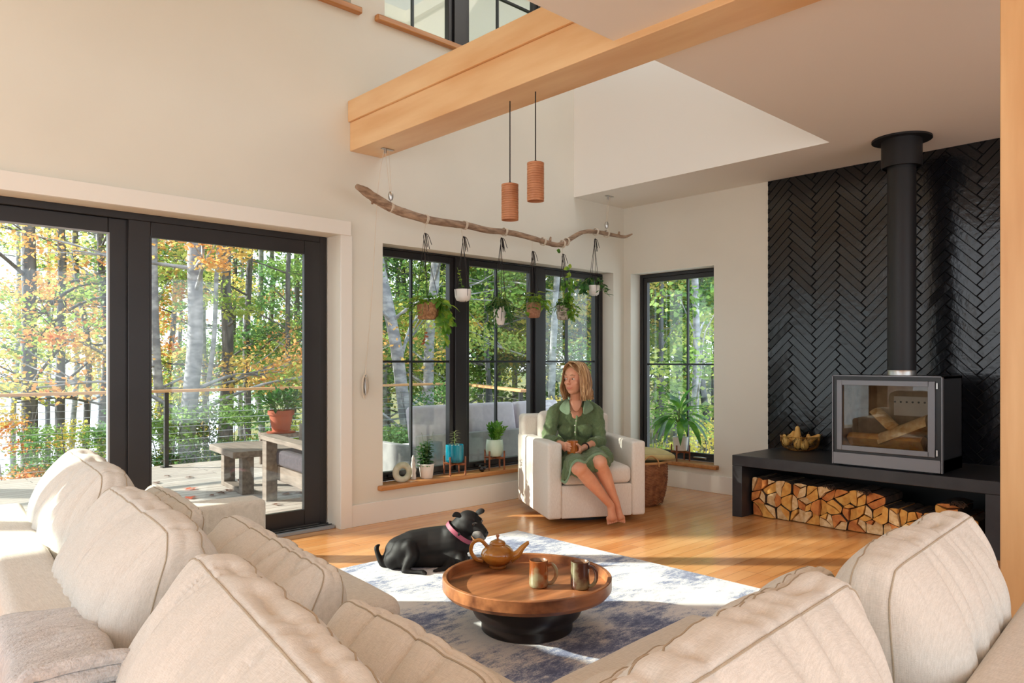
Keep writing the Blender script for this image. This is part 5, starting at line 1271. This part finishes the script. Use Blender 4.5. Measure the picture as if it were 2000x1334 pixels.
for k in range(34):
    a = k*2.4+rnd.uniform(-.3, .3); tl = .15+1.15*(k/33); h_ = .30-.14*(k/33)+rnd.uniform(-.02, .03); base = cc+Vector((0, 0, .125)); out = Vector((cos(a), sin(a), 0))
    if out.x > .3: out.x *= .35
    p1 = base+out*tl*.10+Vector((0, 0, h_)); st.tube(smoothpath([base, base+out*.02+Vector((0, 0, h_*.6)), p1], 4), .0028, 5)
    leaf_quad(mb, p1, out*min(1, tl+.25)+Vector((0, 0, .75-tl*.75)), Vector((0, 0, 1)), rnd.uniform(.20, .28), rnd.uniform(.065, .085), .35+.35*tl, seg=6)
st.build('stem', 'stem', t); mb.build('foliage', 'leaf_lily', t, ang=70)
# ------------------------------------------------------------------ armchair
CX0 = Vector((4.019, 3.869, 0)); ca = Vector((.877, -.480, 0)).normalized(); cb = Vector((.480, .877, 0)).normalized()
CXF = Matrix(((ca.x, cb.x, 0, CX0.x), (ca.y, cb.y, 0, CX0.y), (0, 0, 1, 0), (0, 0, 0, 1)))
t = thing('armchair', CXF @ Vector((.4, .45, 0)), 'off-white linen swivel armchair the woman sits in', 'chair')
def cpart(name, a, b, r, m='chair_linen', bulge=0):
    f = MB(); rbox(f, a, b, r, xf=CXF)
    if bulge:
        inv = CXF.inverted(); c_ = [(a[i]+b[i])/2 for i in range(3)]; h_ = [(b[i]-a[i])/2 for i in range(3)]
        for i, v in enumerate(f.v):
            q = inv @ Vector(v); e_ = max(0, 1-((q.x-c_[0])/h_[0])**2)*max(0, 1-((q.y-c_[1])/h_[1])**2)
            if bulge > 0 and q.z > c_[2]: f.v[i] = tuple(Vector(v)+Vector((0, 0, bulge*e_)))
    return f.build(name, m, t, ang=180)
WD, DP = .80, .90
cpart('armrest', (0, 0, .055), (.115, DP-.02, .632), .022); cpart('armrest', (WD-.115, 0, .055), (WD, DP-.02, .632), .022)
cpart('backrest', (0.01, DP-.17, .055), (WD-.01, DP, .80), .035)
cpart('front_panel', (.112, .012, .055), (WD-.112, DP-.1, .305), .012)
cpart('seat_cushion', (.117, -.008, .308), (WD-.117, DP-.17, .445), .045, bulge=.02)
cpart('back_cushion', (.12, DP-.30, .44), (WD-.12, DP-.165, .835), .06)
MB().lathe([(0, 0), (.27, 0), (.27, .02), (.25, .055), (0, .055)], CXF @ Vector((.4, .45, 0)), 40).build('swivel_base', 'black_metal', t)

# ------------------------------------------------------------------ woman
FW = Vector((cos(YAW), sin(YAW), 0)); RT = Vector((sin(YAW), -cos(YAW), 0)); UP = Vector((0, 0, 1))
def J(px, py, D): return at(px, py, D=D)
def poly(mb, pts, rs, n=14):
    for i in range(len(pts)-1): mb.cap(pts[i], pts[i+1], rs[i], rs[i+1], n)
    return mb
def frame_m(s, f, u): return Matrix(((s.x, f.x, u.x), (s.y, f.y, u.y), (s.z, f.z, u.z)))
pelv = J(1130, 893, 6.12)
woman = thing('person', (pelv.x, pelv.y, .45), 'seated barefoot woman in a green linen shirt dress holding a mug and looking left', 'person')
hf = (-FW*cos(R(36)) - RT*sin(R(36)) - UP*.04).normalized(); hs = UP.cross(hf).normalized()*-1; hu = hs.cross(hf).normalized()
if hu.z < 0: hu = -hu
hs = hf.cross(hu).normalized()        # towards the image left of her face
if hs.dot(RT) < 0: hs = -hs           # make hs point to the right of the picture
HC = J(1123, 740.5, 6.02); HR = frame_m(hs, hf, hu); HK = 1.12
body = MB()
H = lambda s, f, u: HC + (hs*s + hf*f + hu*u)*HK
body.ell(H(0, -.012, .022), tuple(HK*q_ for q_ in (.074, .092, .094)), 24, 16, rot=HR)
body.ell(H(0, .020, -.040), tuple(HK*q_ for q_ in (.058, .066, .066)), 20, 14, rot=HR); body.ell(H(0, .056, -.088), tuple(HK*q_ for q_ in (.024, .020, .017)), rot=HR); body.ell(H(0, .030, -.080), tuple(HK*q_ for q_ in (.043, .040, .024)), rot=HR)
for q in (-1, 1):
    body.ell(H(q*.034, .056, -.024), tuple(HK*q_ for q_ in (.022, .019, .020)), rot=HR); body.ell(H(q*.030, .078, .026), tuple(HK*q_ for q_ in (.018, .006, .006)), rot=HR)
    body.ell(H(q*.070, -.005, -.012), tuple(HK*q_ for q_ in (.010, .018, .026)), rot=HR); body.ell(H(q*.014, .080, -.050), tuple(HK*q_ for q_ in (.012, .008, .012)), rot=HR)
body.cap(H(0, .082, .014), H(0, .104, -.022), .0075, .0105).ell(H(.011, .092, -.026), .008).ell(H(-.011, .092, -.026), .008)
body.ell(H(0, .072, -.058), tuple(HK*q_ for q_ in (.022, .014, .016)), rot=HR)
nk = J(1125, 790, 6.10)
poly(body, [H(0, -.022, -.05), nk+UP*.01, J(1124, 812, 6.10)], [.052, .050, .07])
body.ell(J(1124, 803, 6.085), (.075, .045, .07), rot=frame_m(RT, FW, UP))
body.ell(J(1124, 840, 6.15), (.12, .06, .15), rot=frame_m(RT, FW, UP)); body.ell(J(1128, 888, 6.13), (.15, .11, .10), rot=frame_m(RT, FW, UP))
# arms
shR, elR, wrR = J(1082, 806, 6.12), J(1070, 860, 5.99), J(1101, 869, 5.775)
shL, elL, wrL = J(1165, 804, 6.14), J(1172, 862, 6.04), J(1141, 874, 5.80)
poly(body, [shR, elR, lerp(elR, wrR, .5), wrR], [.032, .034, .034, .024]); poly(body, [shL, elL, lerp(elL, wrL, .5), wrL], [.032, .034, .034, .024])
poly(body, [nk-UP*.06+FW*.02, shR], [.028, .032]); poly(body, [nk-UP*.06+FW*.02, shL], [.028, .032])
# mug in both hands
MC = J(1118, 886, 5.70); MRr = .043; MH = .098
def cp(th, r, z): return MC + RT*(r*cos(R(th))) - FW*(r*sin(R(th))) + UP*z
rf = .0082
# her right hand: palm on the left of the mug, four fingers across the front, thumb over the far side
body.ell(cp(178, MRr+.016, .050), (.016, .036, .038), rot=frame_m(RT, FW, UP)); body.cap(wrR, cp(182, MRr+.018, .045), .023, .022)
for i, (z, e_) in enumerate(((.083, 112), (.064, 104), (.045, 108), (.027, 116))):
    ths = [178, 158, lerp(158, e_, .5), e_]; zz = [z*.85+.010, z+.004, z, z-.003]
    pts = [cp(th, MRr+rf*(.95 if k else 1.6), q) for k, (th, q) in enumerate(zip(ths, zz))]
    poly(body, pts, [rf*1.15, rf*1.08, rf, rf*.86], 10)
poly(body, [cp(195, MRr+.012, .055), cp(222, MRr+rf*1.1, .082), cp(250, MRr+rf*.9, .094)], [.012, .0098, .0085], 10)
# her left hand: cupped low on the right, fingers under the front
body.ell(cp(-4, MRr+.016, .030), (.017, .036, .034), rot=frame_m(RT, FW, UP)); body.cap(wrL, cp(-6, MRr+.018, .030), .023, .022)
for i, (z, e_) in enumerate(((.014, 66), (-.004, 84), (-.018, 92), (-.030, 84))):
    ths = [4, 26, lerp(26, e_, .55), e_]; k2 = MRr+rf if i == 0 else MRr+rf*.4-.006*i
    pts = [cp(th, (MRr+.014 if k == 0 else k2), (z*.6+.010 if k == 0 else z)) for k, th in enumerate(ths)]
    poly(body, pts, [rf*1.15, rf*1.08, rf, rf*.86], 10)
poly(body, [cp(12, MRr+.014, .050), cp(34, MRr+rf*1.1, .070), cp(56, MRr+rf*.9, .080)], [.012, .0098, .0085], 10)
# legs: knees apart at the seat edge, ankles crossed
hipR, hipL = J(1108, 893, 6.08), J(1152, 893, 6.10)
knR, anR = J(1131, 914, 5.44), J(1193, 987, 5.575); knL, anL = J(1171, 903, 5.52), J(1204, 984, 5.635)
poly(body, [hipR, knR], [.085, .060]); poly(body, [hipL, knL], [.085, .060])
def shin(kn, an, toe_px, D, sgn):
    calf = lerp(kn, an, .34)+FW*.018
    poly(body, [kn, calf, lerp(kn, an, .7), an], [.052, .054, .037, .029]); body.ell(kn-FW*.012, .050)
    toe = J(toe_px[0], toe_px[1], D); heel = an+FW*.035-UP*.03
    body.cap(an, heel, .027, .025); ball = lerp(an, toe, .68)-FW*.010
    poly(body, [an-UP*.005, lerp(an, ball, .5), ball], [.030, .030, .034]); body.cap(heel, ball, .022, .026)
    w_ = RT
    for k in range(5):
        o_ = (k-2)*.0165*sgn; tl = .040-.004*k; rr = .0105-.0010*k; b_ = ball+w_*o_*1.0-UP*.006; poly(body, [b_, b_+(toe-ball).normalized()*(tl*.6)+UP*.004, b_+(toe-ball).normalized()*(tl+.012)], [rr*1.2, rr, rr*.95], 10)
        nails.append((b_+(toe-ball).normalized()*(tl+.012)-FW*rr*.75+UP*.003, rr*.55))
    return toe
nails = []
shin(knR, anR, (1196, 1020), 5.60, 1); shin(knL, anL, (1211, 1018), 5.66, -1)
body.v = [(v[0], v[1], max(v[2], .004)) for v in body.v]
bo = blob(body, 'body', 'skin', woman, .0052, 5, .5)
nm = MB(); 
for c_, r_ in nails: nm.ell(c_, r_, 8, 6)
nm.build('toenail', 'nail', woman)
for q, nn in ((-1, 0), (1, 1)):
    e_ = MB().ell(H(q*.031, .0735, .006), tuple(HK*q_ for q_ in (.0125, .0100, .0062)), 16, 10, rot=HR).build('eye', 'eye_white', woman, ang=180)
    MB().ell(H(q*.031-.003, .0815, .006), tuple(HK*q_ for q_ in (.0055, .0025, .0058)), 12, 8, rot=HR).build('iris', 'iris', e_)
    MB().tube([H(q*.017, .0835, .0125), H(q*.031, .0875, .0155), H(q*.045, .078, .010)], [.0018, .0026, .0016], 6).build('eyelid', 'skin', e_)
    MB().tube([H(q*.014, .0885, .0335), H(q*.030, .089, .0365), H(q*.049, .073, .0315)], [.0028, .0032, .0015], 6).build('eyebrow', 'brow', woman)
lp = MB().tube([H(-.027, .074, -.0510), H(-.013, .0875, -.0575), H(0, .0905, -.0580), H(.013, .0875, -.0575), H(.027, .074, -.0510)], [.0015, .0038, .0045, .0038, .0015], 8)
lp.tube([H(-.024, .076, -.0535), H(-.012, .0865, -.0625), H(0, .0895, -.0645), H(.012, .0865, -.0625), H(.024, .076, -.0535)], [.0012, .0038, .0045, .0038, .0012], 8); lp.build('lips', 'lips', woman)
# hair: a cap and many wavy locks swept from a side parting down to the shoulders
hair = MB(); hair.ell(H(0, -.024, .034), tuple(HK*q_ for q_ in (.084, .094, .094)), 28, 18, rot=HR)
hair.ell(H(0, -.050, -.020), tuple(HK*q_ for q_ in (.080, .062, .090)), 24, 14, rot=HR)
rnd = random.Random(6); hl = MB()
for i in range(430):
    az = R(rnd.uniform(48, 312)); # measured from the face, all the way round the back
    sd, fb = sin(az), cos(az); part = H(-.018, rnd.uniform(-.03, .055), .126)
    rr_ = rnd.uniform(1.0, 1.10); ph = rnd.random()*6
    def on(el, k=1.): return H(sd*.086*cos(el)*rr_*k, -.020+fb*.094*cos(el)*rr_*k, .030+.094*sin(el)*rr_)
    ends = -.118-.035*rnd.random(); pts = [part, on(R(62)), on(R(35)), on(R(5), 1.03)]
    b_ = on(R(0), 1.06)
    for k in range(1, 6):
        f_ = k/5; wv = .016*f_*sin(f_*7.5+ph*.35+az*1.2); fl = 1.06+.12*sin(f_*pi*.8)
        pts.append(H(sd*.086*rr_*fl+wv*fb, -.020+fb*.092*rr_*fl+wv*sd, lerp(.02, ends, f_)))
    P_ = smoothpath(pts, 3); n_ = len(P_)
    (hl if rnd.random() < .38 else hair).tube(P_, [(.0052*(1-.65*abs(2*k/n_-1)**2.5)+.0008, .0032) for k in range(n_)], 6)
for i in range(40):       # fringe swept across to the right of the picture
    k_ = i/39; p0_ = H(-.018, lerp(.03, .060, k_), .124-.004*k_); ph = rnd.random()*6
    P_ = smoothpath([p0_, H(.022, .072, .098-.006*k_), H(.058, .066-.012*k_, .058-.01*k_), H(.082, .040-.014*k_, .012), H(.092, .022, -.035), H(.094+.006*sin(ph), .016, -.085)], 4); n_ = len(P_)
    (hl if i % 2 else hair).tube(P_, [(.0050*(1-.6*abs(2*k/n_-1)**2)+.0008, .003) for k in range(n_)], 6)
for i in range(46):       # top of the head, combed over from the parting
    k_ = i/45; fb_ = lerp(.058, -.05, k_); P_ = smoothpath([H(-.020, fb_, .127-.02*k_*k_), H(.012, fb_, .130-.018*k_*k_), H(.050, fb_*.95, .112-.012*k_), H(.080, fb_*.8, .066), H(.094, fb_*.6, .005), H(.098, fb_*.5-.004, -.05)], 4); n_ = len(P_)
    (hl if i % 3 == 0 else hair).tube(P_, [(.0052*(1-.6*abs(2*k/n_-1)**2)+.001, .003) for k in range(n_)], 6)
for i in range(10):       # shorter side on the left of the picture
    p0_ = H(-.018, .055-.01*i*.5, .124); P_ = smoothpath([p0_, H(-.048, .064-.004*i, .096), H(-.074, .040-.004*i, .040), H(-.082, .018, -.02), H(-.080, .018, -.085-.004*i)], 4); n_ = len(P_)
    (hl if i % 2 else hair).tube(P_, [(.0065*(1-.6*abs(2*k/n_-1)**2)+.001, .0035) for k in range(n_)], 6)
hr = hair.build('hair', 'hair', woman, ang=80); hl.build('light_strand', 'hair_light', hr, ang=80)
# dress
dr_ = MB(); Fm = frame_m(RT, FW, UP)
dr_.ell(J(1124, 803, 6.12), (.105, .075, .10), 20, 14, rot=Fm); dr_.ell(J(1124, 822, 6.14), (.170, .106, .145), 24, 14, rot=Fm); dr_.ell(J(1124, 862, 6.15), (.155, .120, .14), 24, 14, rot=Fm); dr_.ell(J(1129, 890, 6.12), (.195, .15, .115), 24, 14, rot=Fm)
for px_ in (1107, 1141): dr_.ell(J(px_, 842, 6.055), (.070, .052, .062), rot=Fm)
poly(dr_, [J(1108, 790, 6.15), J(1092, 797, 6.14), shR], [.042, .050, .050]); poly(dr_, [J(1142, 790, 6.16), J(1156, 797, 6.16), shL], [.042, .050, .050])
cuR, cuL = lerp(elR, wrR, .60), lerp(elL, wrL, .42)
poly(dr_, [shR, lerp(shR, elR, .5), elR, cuR], [.056, .056, .054, .045]); poly(dr_, [shL, lerp(shL, elL, .5), elL, cuL], [.056, .056, .054, .045])
kR2, kL2 = lerp(hipR, knR, .90), lerp(hipL, knL, .93)
poly(dr_, [hipR, kR2], [.115, .078]); poly(dr_, [hipL, kL2], [.115, .080]); poly(dr_, [lerp(hipR, hipL, .5), lerp(kR2, kL2, .5)-UP*.01], [.12, .055])
# skirt falling over the seat edge on the left of the picture, and beside the right knee
for a, b_, r_ in (((1108, 905, 5.60), (1100, 936, 5.56), .026), ((1117, 912, 5.54), (1106, 934, 5.52), .022), ((1100, 900, 5.7), (1096, 925, 5.62), .024), ((1188, 893, 5.72), (1186, 906, 5.60), .034), ((1180, 885, 5.85), (1190, 898, 5.72), .045)):
    dr_.cap(J(*a), J(*b_), r_*1.25, r_*.75)
ds = blob(dr_, 'shirt_dress', 'green_linen', woman, .0065, 3, .5, disp=True, dstr=.022, dscale=.05)
# rolled cuffs, hem, collar, placket, buttons, watch
for c_, e_, r_ in ((cuR, wrR, .046), (cuL, wrL, .046)):
    d_ = (e_-c_).normalized(); a_ = d_.orthogonal().normalized(); b2 = d_.cross(a_); cf = MB()
    for q in (0, .016): cf.tube([c_+d_*q+(a_*cos(s_)+b2*sin(s_))*(r_-.05*q) for s_ in [2*pi*i/20 for i in range(20)]], (.007, .011) and .009, 8, closed=True)
    cf.build('rolled_cuff', 'green_linen', woman)
hem = MB(); hp_ = [J(1096, 938, 5.56), J(1104, 942, 5.53), J(1111, 930, 5.48), J(1117, 908, 5.42), J(1128, 899, 5.385), J(1143, 903, 5.40), J(1150, 896, 5.46), J(1160, 889, 5.475), J(1173, 886, 5.47), J(1184, 892, 5.51), J(1190, 903, 5.57)]
P_ = smoothpath(hp_, 6); hem.tube(P_, [(.004, .010)]*len(P_), 8); hem.build('hem', 'green_hem', woman)
for sgn, pts in ((-1, [(1110, 774, 6.10), (1102, 782, 6.06), (1088, 797, 6.045), (1098, 806, 6.0), (1114, 815, 5.965), (1114, 792, 6.0)]), (1, [(1142, 775, 6.11), (1150, 784, 6.07), (1163, 799, 6.055), (1152, 806, 6.01), (1136, 815, 5.97), (1139, 792, 6.01)])):
    P_ = [J(*p) for p in pts]; cm_ = sum(P_, Vector())/6-FW*.006; mb = MB(); mb.add(P_+[cm_], [(i, (i+1) % 6, 6) for i in range(6)]); c_ = mb.build('collar', 'green_hem', woman)
    s_ = c_.modifiers.new('thick', 'SOLIDIFY'); s_.thickness = .010; s_ = c_.modifiers.new('round', 'SUBSURF'); s_.levels = s_.render_levels = 2
vm = MB(); V_ = [J(1107, 780, 6.04), J(1125, 776, 6.03), J(1144, 780, 6.05), J(1126, 819, 5.985)]; mid_ = sum(V_, Vector())/4+FW*.004
vm.add(V_+[mid_, *[v+FW*.06 for v in V_]], [(0, 1, 4), (1, 2, 4), (2, 3, 4), (3, 0, 4), (0, 5, 6, 1), (1, 6, 7, 2), (2, 7, 8, 3), (3, 8, 5, 0)]); vo = vm.build('neckline', 'skin', woman, ang=80)
s_ = vo.modifiers.new('round', 'SUBSURF'); s_.levels = s_.render_levels = 2
pl_ = smoothpath([J(1127, 812, 5.975), J(1125, 830, 5.985), J(1124, 845, 5.998), J(1124, 864, 6.01), J(1125, 880, 6.0)], 4); MB().tube(pl_, [(.011, .006)]*len(pl_), 8).build('button_placket', 'green_linen', woman)
for (px_, py_, D_) in ((1125, 822, 5.958), (1123, 831, 5.968), (1123, 844, 5.978), (1124, 861, 5.992)): MB().ell(J(px_, py_, D_), (.0055, .003, .0055), 12, 8, rot=Fm).build('button', 'button', woman)
d_ = (wrL-elL).normalized(); a_ = d_.orthogonal().normalized(); b2 = d_.cross(a_); wc = lerp(elL, wrL, .93)
MB().tube([wc+(a_*cos(s_)+b2*sin(s_))*.030 for s_ in [2*pi*i/24 for i in range(24)]], .006, 8, closed=True).build('watch_strap', 'dark_cord', woman)
# the mug she holds
t = thing('mug', MC-UP*.005, 'amber brown mug held in the hands of the seated woman', 'mug')
vessel([(.034, -.004), (.0405, .004), (.0425, .02), (.042, .06), (.043, .1)], .004, MC, 'mug_amber', 'mug_inside', 'cup', t)
MB().lathe([(0, .088), (.039, .088)], MC, 24).build('coffee', 'coffee', t)

# ------------------------------------------------------------------ dog
dog = thing('dog', J(830, 1075, 4.5)*1, 'black short-haired dog with greying muzzle and pink collar lying on the rug edge', 'dog'); dog.location.z = .012
db = MB()
poly(db, [J(782, 1078, 4.52), J(808, 1071, 4.54), J(838, 1066, 4.56), J(868, 1064, 4.56), J(888, 1062, 4.54)], [.098, .112, .114, .118, .110], 20)
poly(db, [J(772, 1090, 4.50), J(812, 1092, 4.52), J(860, 1094, 4.52), J(892, 1086, 4.50)], [.078, .085, .085, .085], 18)
poly(db, [J(886, 1052, 4.54), J(896, 1040, 4.53), J(908, 1024, 4.52)], [.098, .080, .070], 18)            # neck
df_ = (RT*.80 - FW*.50 - UP*.30).normalized(); dsd = df_.cross(UP).normalized(); 
if dsd.dot(FW) > 0: dsd = -dsd
du = df_.cross(dsd).normalized(); du = du if du.z > 0 else -du
DC = J(916, 1017, 4.50); DR = frame_m(dsd, df_, du); D_ = lambda s, f, u: DC+dsd*s+df_*f+du*u
db.ell(D_(0, 0, 0), (.066, .074, .062), 22, 14, rot=DR); db.ell(D_(0, .02, -.030), (.060, .062, .045), rot=DR)
for q in (-1, 1): db.ell(D_(q*.045, .012, -.020), (.024, .040, .034), rot=DR); db.ell(D_(q*.030, .052, .028), (.018, .016, .012), rot=DR)
poly(db, [D_(0, .045, -.016), D_(0, .085, -.024), D_(0, .114, -.028)], [.048, .042, .034], 16); poly(db, [D_(0, .04, -.046), D_(0, .100, -.050)], [.030, .020], 14)
for q in (-1, 1): db.ell(D_(q*.018, .092, -.040), (.018, .030, .020), rot=DR)
# haunch, hind foot, front legs
db.ell(J(790, 1082, 4.42), (.085, .07, .092), 20, 14, rot=frame_m(RT, FW, UP)); poly(db, [J(768, 1095, 4.42), J(800, 1068, 4.39), J(806, 1085, 4.36), J(793, 1108, 4.345), J(790, 1116, 4.34)], [.055, .045, .036, .024, .022], 14)
poly(db, [J(790, 1117, 4.335), J(812, 1119, 4.32), J(826, 1119, 4.31)], [.020, .018, .020], 12)
for k in range(3): db.cap(J(824, 1117+k*2.2, 4.32-.012*k), J(832, 1118+k*2.2, 4.31-.012*k), .010, .009, 10)
poly(db, [J(886, 1092, 4.46), J(872, 1112, 4.40), J(850, 1119, 4.36)], [.042, .028, .022], 12); poly(db, [J(900, 1092, 4.44), J(905, 1114, 4.36), J(930, 1118, 4.34)], [.042, .028, .022], 12)
# tail curled up behind the rump
tl = smoothpath([J(757, 1112, 4.46), J(746, 1100, 4.46), J(739, 1085, 4.47), J(735, 1070, 4.48), J(741, 1064, 4.49)], 4); poly(db, tl, interp([.026, .020, .017, .016, .009], len(tl)), 10)
db.v = [(v[0], v[1], max(v[2], .014)) for v in db.v]
do = blob(db, 'body', 'dog_black', dog, .0075, 5, .5)
# ears
for q, pts in ((-1, [(906, 1004, 4.45), (892, 994, 4.43), (880, 1002, 4.42), (879, 1013, 4.41), (890, 1010, 4.42), (904, 1016, 4.43)]), (1, [(922, 1003, 4.52), (934, 990, 4.52), (948, 990, 4.51), (951, 1000, 4.50), (943, 1005, 4.48), (930, 1010, 4.47)])):
    P_ = [J(*p) for p in pts]; cm_ = sum(P_, Vector())/6-FW*.008; mb = MB(); mb.add(P_+[cm_, cm_+FW*.025], [(i, (i+1) % 6, 6) for i in range(6)]+[((i+1) % 6, i, 7) for i in range(6)]); e_ = mb.build('ear', 'dog_black', dog, ang=180)
    s_ = e_.modifiers.new('round', 'SUBSURF'); s_.levels = s_.render_levels = 2
for q in (-1, 1):
    e_ = MB().ell(D_(q*.036, .060, .010), .011, 14, 10).build('eye', 'iris_dog', dog, ang=180)
    MB().tube([D_(q*.022, .071, .020), D_(q*.036, .071, .025), D_(q*.048, .058, .020)], [.003, .004, .002], 6).build('grey_brow', 'dog_grey', e_)
MB().ell(D_(0, .140, -.020), (.017, .011, .013), 14, 10, rot=DR).build('nose', 'dog_nose', dog, ang=180)
gm = MB(); poly(gm, [D_(0, .080, -.050), D_(0, .112, -.047)], [.036, .032], 16)
for q in (-1, 1): gm.ell(D_(q*.020, .098, -.038), (.027, .042, .030), rot=DR)
gm.ell(D_(0, .128, -.040), (.022, .012, .016), rot=DR); blob(gm, 'grey_muzzle', 'dog_grey', dog, .004, 4)
n0, n1 = J(886, 1054, 4.52), J(913, 1020, 4.52); nd = (n1-n0).normalized(); cc_ = lerp(n0, n1, .42); a_ = nd.orthogonal().normalized(); b2 = nd.cross(a_).normalized()
col = MB(); pts = [cc_+(a_*cos(s_)+b2*sin(s_))*.091 for s_ in [2*pi*i/40 for i in range(40)]]; col.tube(pts, [(.014, .004)]*40, 8, closed=True)
# lay the strap flat: widen along the neck
cl2 = MB(); vs = []; fs = []
for i in range(48):
    s_ = 2*pi*i/48; rdv = a_*cos(s_)+b2*sin(s_)
    for (dr2, dn) in ((.0905, -.013), (.0955, -.013), (.0955, .013), (.0905, .013)): vs.append(cc_+rdv*dr2+nd*dn)
for i in range(48):
    for k in range(4): fs.append((i*4+k, ((i+1) % 48)*4+k, ((i+1) % 48)*4+(k+1) % 4, i*4+(k+1) % 4))
cl2.add(vs, fs); co = cl2.build('collar', 'pink_collar', dog, ang=40)
bk = min(vs, key=lambda p: (p-J(900, 1044, 3.9)).length); MB().ell(bk, (.013, .006, .013), 12, 8, rot=DR).build('buckle', 'black_glaze', co)
tg = J(917, 1082, 4.405); MB().lathe([(0, -.001), (.014, -.001), (.014, .001), (0, .001)], tg, 20, xf=Matrix.Rotation(R(90), 3, 'X') @ Matrix.Rotation(0, 3, 'Z')).tube([tg+UP*.014, tg+UP*.035+FW*.02], .0015, 5).build('name_tag', 'steel', co)
